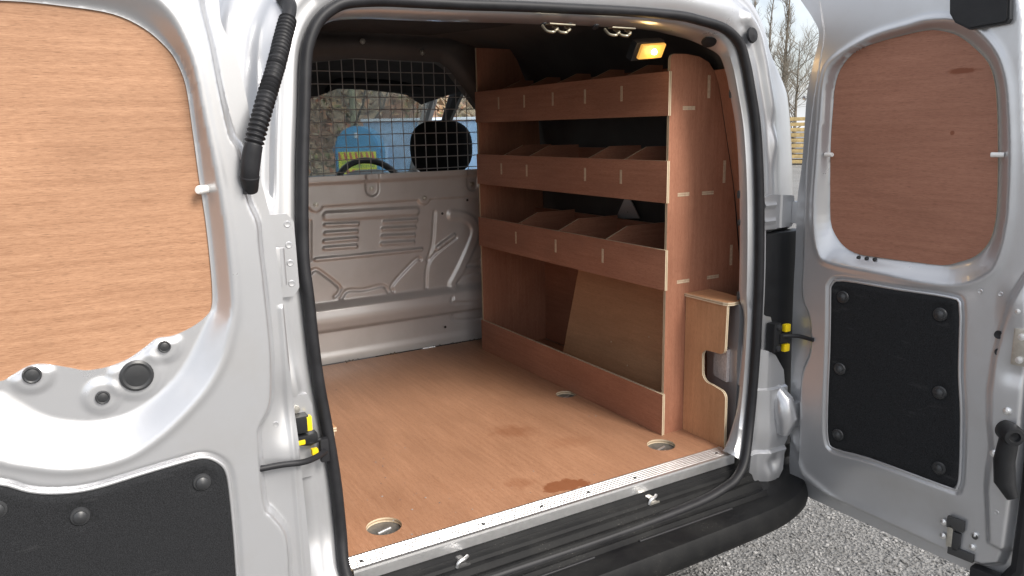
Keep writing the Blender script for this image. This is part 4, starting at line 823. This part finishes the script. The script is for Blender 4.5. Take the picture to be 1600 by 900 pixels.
# ------------------------------------------------------------------ right door, standing open square to the body
A_ = math.radians(6.6); rd_u = (math.sin(A_), -math.cos(A_), 0); rd_n = (-math.cos(A_), -math.sin(A_), 0); RO = (1.30, -.05, 0)
def rw(s, z, d=0): return Vector(RO)+Vector(rd_u)*s+Vector((0, 0, z))+Vector(rd_n)*d
free = [(.615, -.150), (.64, -.125), (.650, -.05), (.652, .2), (.645, .45), (.630, .65), (.606, .80), (.584, .92), (.566, 1.04), (.553, 1.15), (.535, 1.24), (.50, 1.30), (.40, 1.325), (.1, 1.34)]
rd_out = [*smooth_curve(T['rd_outer'][1:], 5).tolist(), *free, (.02, 1.32)]
ins = lambda P, k: [(a-k*(a > .45), b_+k*(b_ < 0)-k*(b_ > 1.2)) for a, b_ in P]
rd_pan = [*smooth_curve(T['rd_inner'][1:], 5).tolist(), (.575, -.118), (.605, -.10), (.618, -.05), (.622, .2), (.616, .45), (.602, .65), (.580, .80), (.560, .92), (.545, 1.04), (.533, 1.15), (.515, 1.23), (.48, 1.28), (.38, 1.30), (.12, 1.30)]
rd_win = smooth_curve(T['rd_win'], 3, True); rd_face = smooth_curve([(a-.013*(a < .16)+.004*(a > .45), b_+.006*(b_ > 1.1)) for a, b_ in T['rd_face']], 4, True); rd_trim = smooth_curve(T['rd_trim'], 3, True)
c_ = rd_win.mean(0); rd_lip = c_+(rd_win-c_)*1.014
rdd = door_depth(rd_pan, rd_face, rd_lip, rd_trim, .030, .026)
RP = T['rd_pts']
bl = np.array([(.70, .62), (.600, .60), (.574, .53), (.563, .47), (.5545, .40), (.5516, .3144), (.558, .24), (.5689, .1769), (.566, .12), (.5669, .0789), (.585, -.06), (.70, -.08)])
def rd_depth(p):
    D = rdd(p); sB, _ = sd_seg(p, bl); D += .013*(1-sst(sB, -.012, .004))
    D += -.008*np.exp(-((p[:, 0]-.36)/.16)**4-((p[:, 1]+.045)/.055)**4)
    D += .007*np.exp(-((p[:, 1]-.52)/.05)**2)*sst(p[:, 0], .54, .60)-.008*np.exp(-((p[:, 1]-.375)/.03)**2)*sst(p[:, 0], .56, .60)
    D += .004*np.exp(-(sd_seg(p, np.array([(.04, .02), (.09, -.06), (.2, -.11)]), False)[0]/.012)**2)
    return D
rdoor = hf('rear_door', rd_out, .0036, rd_depth, RO, rd_u, (0, 0, 1), rd_n, 'silver', van, holes=[rd_win], back=.010, angle=78, creases=[closed(rd_pan), offs(rd_pan, .016), offs(rd_pan, .008), closed(rd_face), closed(rd_lip)])
bead(rd_trim, RO, rd_u, rd_n, rdoor)
tag(rdoor, 'right rear door standing open, in shade')
poly_prism('outer_skin', [(a, b_) for a, b_ in rd_out], rw(0, 0, -.038), rd_u, (0, 0, 1), .05, 'silver', rdoor)
board('window_panel', [tuple(q) for q in c_+(rd_win-c_)*1.01], rw(0, 0, -.0265), rd_u, (0, 0, 1), .005, 'ply_door_shade', rdoor)
hf('trim_panel', rd_trim, .006, lambda p: .004*sst(-sd_seg(p, rd_trim)[0], 0, .006)-.003*sum(np.exp(-((np.hypot(p[:, 0]-a, p[:, 1]-b_)-.018)/.005)**2) for a, b_ in T['rd_clips']), RO, rd_u, (0, 0, 1), rd_n, 'trim_felt', rdoor, back=.006)
for (a, b_) in T['rd_clips']: lathe('trim_clip', [(.017, 0), (.015, .003), (.011, .0035), (.0105, .0065), (.006, .0095), (0, .0105)], rw(a, b_, .0032), rd_n, 'black_cap', rdoor, 20)
lathe('window_peg', [(.0055, 0), (.0055, .024), (.0045, .026), (0, .026)], rw(.094, RP[0][1], -.012), tuple(Vector(rd_u)*.95+Vector(rd_n)*.3), 'white_plastic', rdoor, 16)
lathe('window_peg', [(.0055, 0), (.0055, .024), (.0045, .026), (0, .026)], rw(.527, RP[1][1], -.012), tuple(-Vector(rd_u)*.95+Vector(rd_n)*.3), 'white_plastic', rdoor, 16)
bx_ = poly_prism('lamp_cover_box', T['rd_black'], rw(0, 0, .022), rd_u, (0, 0, 1), .03, 'black_plastic', rdoor, .004)
for (a, b_), r_ in ((RP[2], .010), (RP[3], .009)): lathe('grommet', [(r_, 0), (r_*.9, .004), (r_*.5, .002), (0, .002)], rw(a, b_, .008), rd_n, 'rubber', rdoor, 14)
for (a, b_) in (RP[4], RP[5], (.600, .515)): lathe('bolt', [(.009, 0), (.009, .004), (.006, .005), (.006, .009), (0, .010)], rw(a, b_, .012), rd_n, 'aluminium', rdoor, 10)
lt = box('latch_plate', rw(.622, .435, .016), (.05, .012, .085), 'zinc', rdoor, .004, Matrix.Rotation(-math.pi/2+A_, 3, 'Z'))
for dz in (.025, -.028): lathe('bolt', [(.008, 0), (.008, .004), (0, .005)], rw(.615, .435+dz, .022), rd_n, 'aluminium', rdoor, 10)
hb = lathe('handle', [(.022, 0), (.024, .004), (.0235, .045), (.020, .052), (.012, .053), (.010, .046), (0, .045)], rw(.598, .235, .008), tuple(Vector(rd_n)*.75+Vector(rd_u)*.66), 'black_plastic', rdoor, 24)
V, Fc = tube_vf([tuple(rw(.617, .225, .035)), tuple(rw(.612, .17, .035)), tuple(rw(.617, .12, .033)), tuple(rw(.635, .085, .030))], [.020, .022, .022, .012], 12); from_vf('handle_lever', V, Fc, 'black_plastic', hb)
# lower bolt mechanism
for (a, b_, w_, h_, mt_) in ((.512, -.040, .040, .030, 'dark_metal'), (.502, -.075, .014, .06, 'zinc'), (.517, -.085, .018, .05, 'black_cap'), (.53, -.112, .06, .022, 'dark_metal')):
    box('lower_lock', rw(a, b_, .004), (w_, .010, h_), mt_, rdoor, .003, Matrix.Rotation(-math.pi/2+A_, 3, 'Z'))
for (a, b_) in ((.482, -.048), (.484, -.085), (.553, -.085), (.556, -.052)): lathe('bolt', [(.008, 0), (.008, .003), (.005, .004), (0, .006)], rw(a, b_, .0), rd_n, 'aluminium', rdoor, 10)
lathe('door_hole', [(.007, 0), (.007, .001), (0, .001)], rw(.557, -.055, .0035), rd_n, 'dark_metal', rdoor, 12)
for (a, b_) in ((.60, .03), (.62, .56), (.6, .11), (.555, .545), (.512, .545), (.03, 1.0), (.075, .93)): lathe('weld_spot', [(.006, 0), (.005, .0012), (.002, .0006), (0, .0006)], rw(a, b_, .0128 if a > .57 and b_ < .5 else .002), rd_n, 'silver', rdoor, 10)
V, Fc = tube_vf([tuple(rw(.648, .38, -.012)), tuple(rw(.655, .1, -.012)), tuple(rw(.655, -.10, -.012)), tuple(rw(.625, -.15, -.012))], [.016, .018, .02, .016], 10); from_vf('edge_rubber', V, Fc, 'rubber', rdoor)
box('edge_foot', rw(.605, -.150, -.005), (.10, .03, .035), 'rubber', rdoor, .005, Matrix.Rotation(-math.pi/2+A_, 3, 'Z'))
for k in range(3): lathe('vent_stud', [(.005, 0), (.005, .006), (0, .007)], rw(.20+.022*k, .584, -.026), rd_n, 'black_cap', rdoor, 10)
# high brake lamp above the opening
box('brake_lamp', (.862, .075, 1.262), (.10, .02, .02), 'black_cap', van, .004)

# ------------------------------------------------------------------ plywood floor
pf = empty('plywood_floor', (.57, .75, -.012)); tag(pf, 'worn plywood board covering the load floor, wet stains near the sill', 'floor board')
def circ(cx, cy, r_, n=28): return [(cx+r_*math.cos(a), cy+r_*math.sin(a)) for a in np.linspace(0, 2*math.pi, n, endpoint=False)]
RC = [(x, y) for x, y, _ in T['headlights']]
RR = [.043, .042, .036]
fl = board('board', rect(-.16, -.004, 1.38, 1.50), (0, 0, 0), (1, 0, 0), (0, 1, 0), .012, 'ply_floor', pf, 'v', holes=[circ(x, y, r_) for (x, y), r_ in zip(RC, RR)])
# tie-down rings of the van floor, sunk in the holes
for (x, y), r_ in zip(RC, RR):
    td = lathe('tie_down_cup', [(r_*1.05, -.013), (r_*.95, -.016), (r_*.7, -.0185), (r_*.3, -.0175), (0, -.017)], (x, y, 0), (0, 0, 1), 'cup_steel', van, 28)
    tube('tie_down_ring', [(x-.018, y-.004, -.0125), (x+.018, y+.006, -.0125)], .0035, 'aluminium', td, 8)
    lathe('screw', [(.006, -.015), (.006, -.0135), (0, -.0125)], (x+.004, y-.014, 0), (0, 0, 1), 'zinc', td, 10)
# ribbed aluminium threshold
pr = [(.030, .0005), (.030, .0025)]
for i in range(6):
    y0 = .027-i*.0085; pr += [(y0, .0042), (y0-.0055, .0042), (y0-.0062, .0033), (y0-.0078, .0033)]
pr += [(-.026, .0042), (-.0335, .0035), (-.0345, -.002), (-.0345, -.026), (-.030, -.026)]
V = []; xs = [0.0, 1.142]
for x in xs: V += [(x, y, z) for y, z in pr]
k = len(pr); th = from_vf('threshold_strip', V, [(j, j+1, k+j+1, k+j) for j in range(k-1)]+[tuple(range(k)), tuple(range(k, 2*k))[::-1]], 'aluminium', pf, False)
for x in (.028, .335, .50, .645, .80, 1.10): lathe('screw', [(.0045, .0035), (.0045, .005), (.002, .0055), (0, .005)], (x, -.004, 0), (0, 0, 1), 'dark_metal', th, 10)
# crumbs of dirt on the board
N = 70; V = []; Fc = []
for i in range(N):
    x, y = random.uniform(.02, 1.0), random.uniform(.04, 1.4)
    if i < 25: x, y = random.uniform(.02, .35), random.uniform(.03, .45)
    s_ = random.uniform(.0008, .0024); b0 = len(V)
    for q in ((1, 0, 0), (-1, 0, .2), (0, 1, 0), (0, -1, .1), (0, 0, 1)): V.append((x+q[0]*s_*random.uniform(.5, 1.6), y+q[1]*s_, .0006+q[2]*s_))
    Fc += [(b0, b0+2, b0+4), (b0+2, b0+1, b0+4), (b0+1, b0+3, b0+4), (b0+3, b0, b0+4)]
o = from_vf('dirt_crumbs', V, Fc, 'stone', None, False); tag(o, 'tiny crumbs of dirt on the plywood floor', 'dirt', kind='stuff')
# debris line where the board meets the bulkhead
V = []; Fc = []
for i in range(60):
    x = random.choice((.52, .70, .93, 1.02, 1.11))+random.gauss(0, .02); y = 1.495+random.uniform(-.006, .02); s_ = random.uniform(.002, .005); b0 = len(V)
    for q in ((1, 0, 0), (-1, 0, .2), (0, 1, 0), (0, -1, .1), (0, 0, 1)): V.append((x+q[0]*s_, y+q[1]*s_, .001+q[2]*s_))
    Fc += [(b0, b0+2, b0+4), (b0+2, b0+1, b0+4), (b0+1, b0+3, b0+4), (b0+3, b0, b0+4)]
tag(from_vf('floor_debris', V, Fc, 'bark', None, False), 'dark debris along the floor edge at the bulkhead', 'dirt', kind='stuff')

# ------------------------------------------------------------------ shelving
sh = empty('shelving_unit', (1.22, .77, 0)); tag(sh, 'tall plywood shelving unit with three divided trays along the right side', 'shelving unit')
XF, TH, YA, YZ = 1.0627, .0095, .188, 1.354
UX, UZ, UY = (1, 0, 0), (0, 0, 1), (0, -1, 0)
xi = XF+TH; ye = .194
endo = [(xi, 0.0), (1.386, 0.0), (1.386, .42), *T['end'][::-1][:-4], (1.1314, 1.1326), (1.084, 1.132), (1.0755, 1.127), (xi, 1.117)]
ep = board('end_panel', endo, (0, ye, 0), UX, UZ, TH, 'ply_shelf', sh, 'v')
board('end_panel', [(xi-.003, 0), (1.386, 0), (1.386, .5), (1.36, 1.0), (1.24, 1.256), (xi-.003, 1.256)], (0, YZ-TH, 0), UX, UZ, TH, 'ply_shelf', sh, 'v')
trays = [(.962, 1.084, .983, 1.22, (.40, .59, .78, .97, 1.16)), (.714, .835, .735, 1.295, (.40, .59, .96, 1.15)), (.455, .576, .475, 1.337, (.492, .77, 1.048))]
zt = [(1.010, 1.055), (.760, .803), (.498, .544)]
def tenon(c, s, parent): return box('tenon', c, s, 'ply_edge_plain', parent, 0)
M['ply_edge_plain'] = M['tenon_wood']
for (z0, z1, zs, xb, ys), (ta, tb) in zip(trays, zt):
    fa = board('fascia', rect(YZ-YZ, z0, YZ-YA, z1), (XF, YZ, 0), UY, UZ, TH, 'ply_shelf', sh)
    for y in ys:
        tenon((XF-.0002, y, (ta+tb)/2), (.0012, TH*1.05, tb-ta), fa)
        hz = .036 if z0 < .9 else .035
        board('divider', [(xi, zs), (xb, zs), (xb, z1+hz), (1.163, z1+hz), (xi, z1-.002)], (0, y-TH/2, 0), UX, UZ, TH*.8, 'ply_shelf', sh)
    board('shelf_board', rect(xi, ye+TH, xb+.02, YZ-TH), (0, 0, zs), UX, (0, 1, 0), TH, 'ply_shelf', sh, 'v')
    board('back_board', rect(0, zs, YZ-ye-2*TH, zs+.125), (xb, YZ-TH, 0), UY, UZ, TH, 'ply_shelf', sh)
kb = board('kick_board', rect(0, .0005, YZ-YA, .132), (XF, YZ, 0), UY, UZ, TH, 'ply_shelf', sh)
for x0, x1, z in ((1.122, 1.169, .983), (1.110, 1.155, .7355), (1.206, 1.253, .7345), (1.115, 1.164, .4745), (1.237, 1.286, .4745)):
    for dz in (-.0028, .0028): tenon(((x0+x1)/2, ye-.0002, z+dz), (x1-x0, .0012, .0046), ep)
for x, z0, z1 in ((1.2215, 1.011, 1.076), (1.295, .761, .828), (1.3365, .503, .567)):
    for dx in (-.0028, .0028): tenon((x+dx, ye-.0002, (z0+z1)/2), (.0046, .0012, z1-z0), ep)
# sloped board in the bottom bay, and the bay's back lining
sl = Vector((1.257-1.186, 0, .393-.089)).normalized()
board('sloped_panel', rect(0, .0, .70, .475), Vector((1.1655, .905, .0005)), UY, tuple(sl), TH, 'ply_brown', sh)
for (y, t_) in ((.44, .24), (.63, .18), (.33, .33), (.52, .12)): lathe('screw', [(.003, 0), (.003, .0008), (0, .001)], Vector((1.1655, y, .0005))+sl*t_, tuple(Vector(UY).cross(sl)), 'tenon_wood', sh, 8)
board('back_board', rect(0, .0005, 1.12, .455), (1.386, YZ-TH, 0), UY, UZ, .006, 'ply_shelf', sh)
# ------------------------------------------------------------------ boxed-in lamp pocket, right and left, and the side lining
def rnd(pts, n=5):
    out = []
    for a, b_, r_ in pts: out.append((a, b_))
    return out
arcn = lambda cx, cy, r_, a0, a1, n=7: [(cx+r_*math.cos(a), cy+r_*math.sin(a)) for a in np.linspace(a0, a1, n)]
pi = math.pi
# outline in (-y, z): runs from the shelf end towards the sill
prof_ = [(-.192, .0005), (-.016, .0005), (-.018, .147)] + arcn(-.042, .150, .024, 0, pi/2, 6) + [(-.075, .180)] + arcn(-.085, .210, .030, -pi/2, -pi, 6)[0:] + arcn(-.095, .258, .022, pi, pi/2, 6) + [(-.045, .282)] + arcn(-.045, .300, .018, -pi/2, 0, 5) + [(-.024, .428), (-.192, .428)]
bxp = empty('lamp_boxing', (1.2, .1, 0)); tag(bxp, 'notched plywood boxing with ledge at the right end of the sill', 'plywood box')
board('side_board', prof_, (1.151, 0, 0), UY, UZ, TH, 'ply_brown', bxp, 'v')
board('ledge', [(1.146, .193), (1.146, .035), (1.152, .022), (1.168, .016), (1.20, .02), (1.235, .06), (1.245, .12), (1.25, .193)][::-1], (0, 0, .4378), UX, (0, 1, 0), TH, 'ply_brown', bxp)
bxl = empty('lamp_boxing', (-.06, .1, 0)); tag(bxl, 'plywood boxing edge peeping past the left door seal', 'plywood box')
board('side_board', [(-a, b_*.715) for a, b_ in prof_], (-.004, 0, 0), (0, 1, 0), UZ, TH, 'ply_brown', bxl, 'v')
board('ledge', rect(-.12, .02, .0, .193), (0, 0, .3158), UX, (0, 1, 0), TH, 'ply_brown', bxl)
ln = empty('side_lining', (1.3, .1, .44)); tag(ln, 'narrow reddish plywood lining strip between shelving end and pillar', 'plywood lining')
lin = [(1.255, .020, 1.03), (1.262, .030, 1.0), (1.30, .030, .80), (1.345, .03, .448)]
V = []; Fc = []
pa = [(.100, 1.245, 1.075), (.100, 1.292, .92), (.100, 1.32, .75), (.100, 1.345, .44)]
# a thin bent sheet standing between end panel and pillar
Z_ = [.44, .55, .65, .75, .85, .93, 1.0, 1.05, 1.09]; XE = [1.386, 1.371, 1.355, 1.336, 1.311, 1.290, 1.272, 1.258, 1.238]; XP = [1.262, 1.272, 1.272, 1.268, 1.258, 1.248, 1.238, 1.228, 1.215]
uvs = []
for z, a, b_ in zip(Z_, XE, XP): V += [(a, .192, z), (b_, .045, z), (b_+.006, .045, z), (a+.006, .192, z)]
n = len(Z_)
for i in range(n-1):
    for j in range(4): Fc.append((i*4+j, i*4+(j+1) % 4, i*4+4+(j+1) % 4, i*4+4+j))
Fc += [(0, 1, 2, 3), (4*n-4, 4*n-3, 4*n-2, 4*n-1)]
lo_ = from_vf('lining_sheet', V, Fc, 'ply_shelf', ln, False); me = lo_.data; uvl = me.uv_layers.new(name='UVMap')
for lp in me.loops: co = me.vertices[lp.vertex_index].co; uvl.data[lp.index].uv = (co.z, co.y)
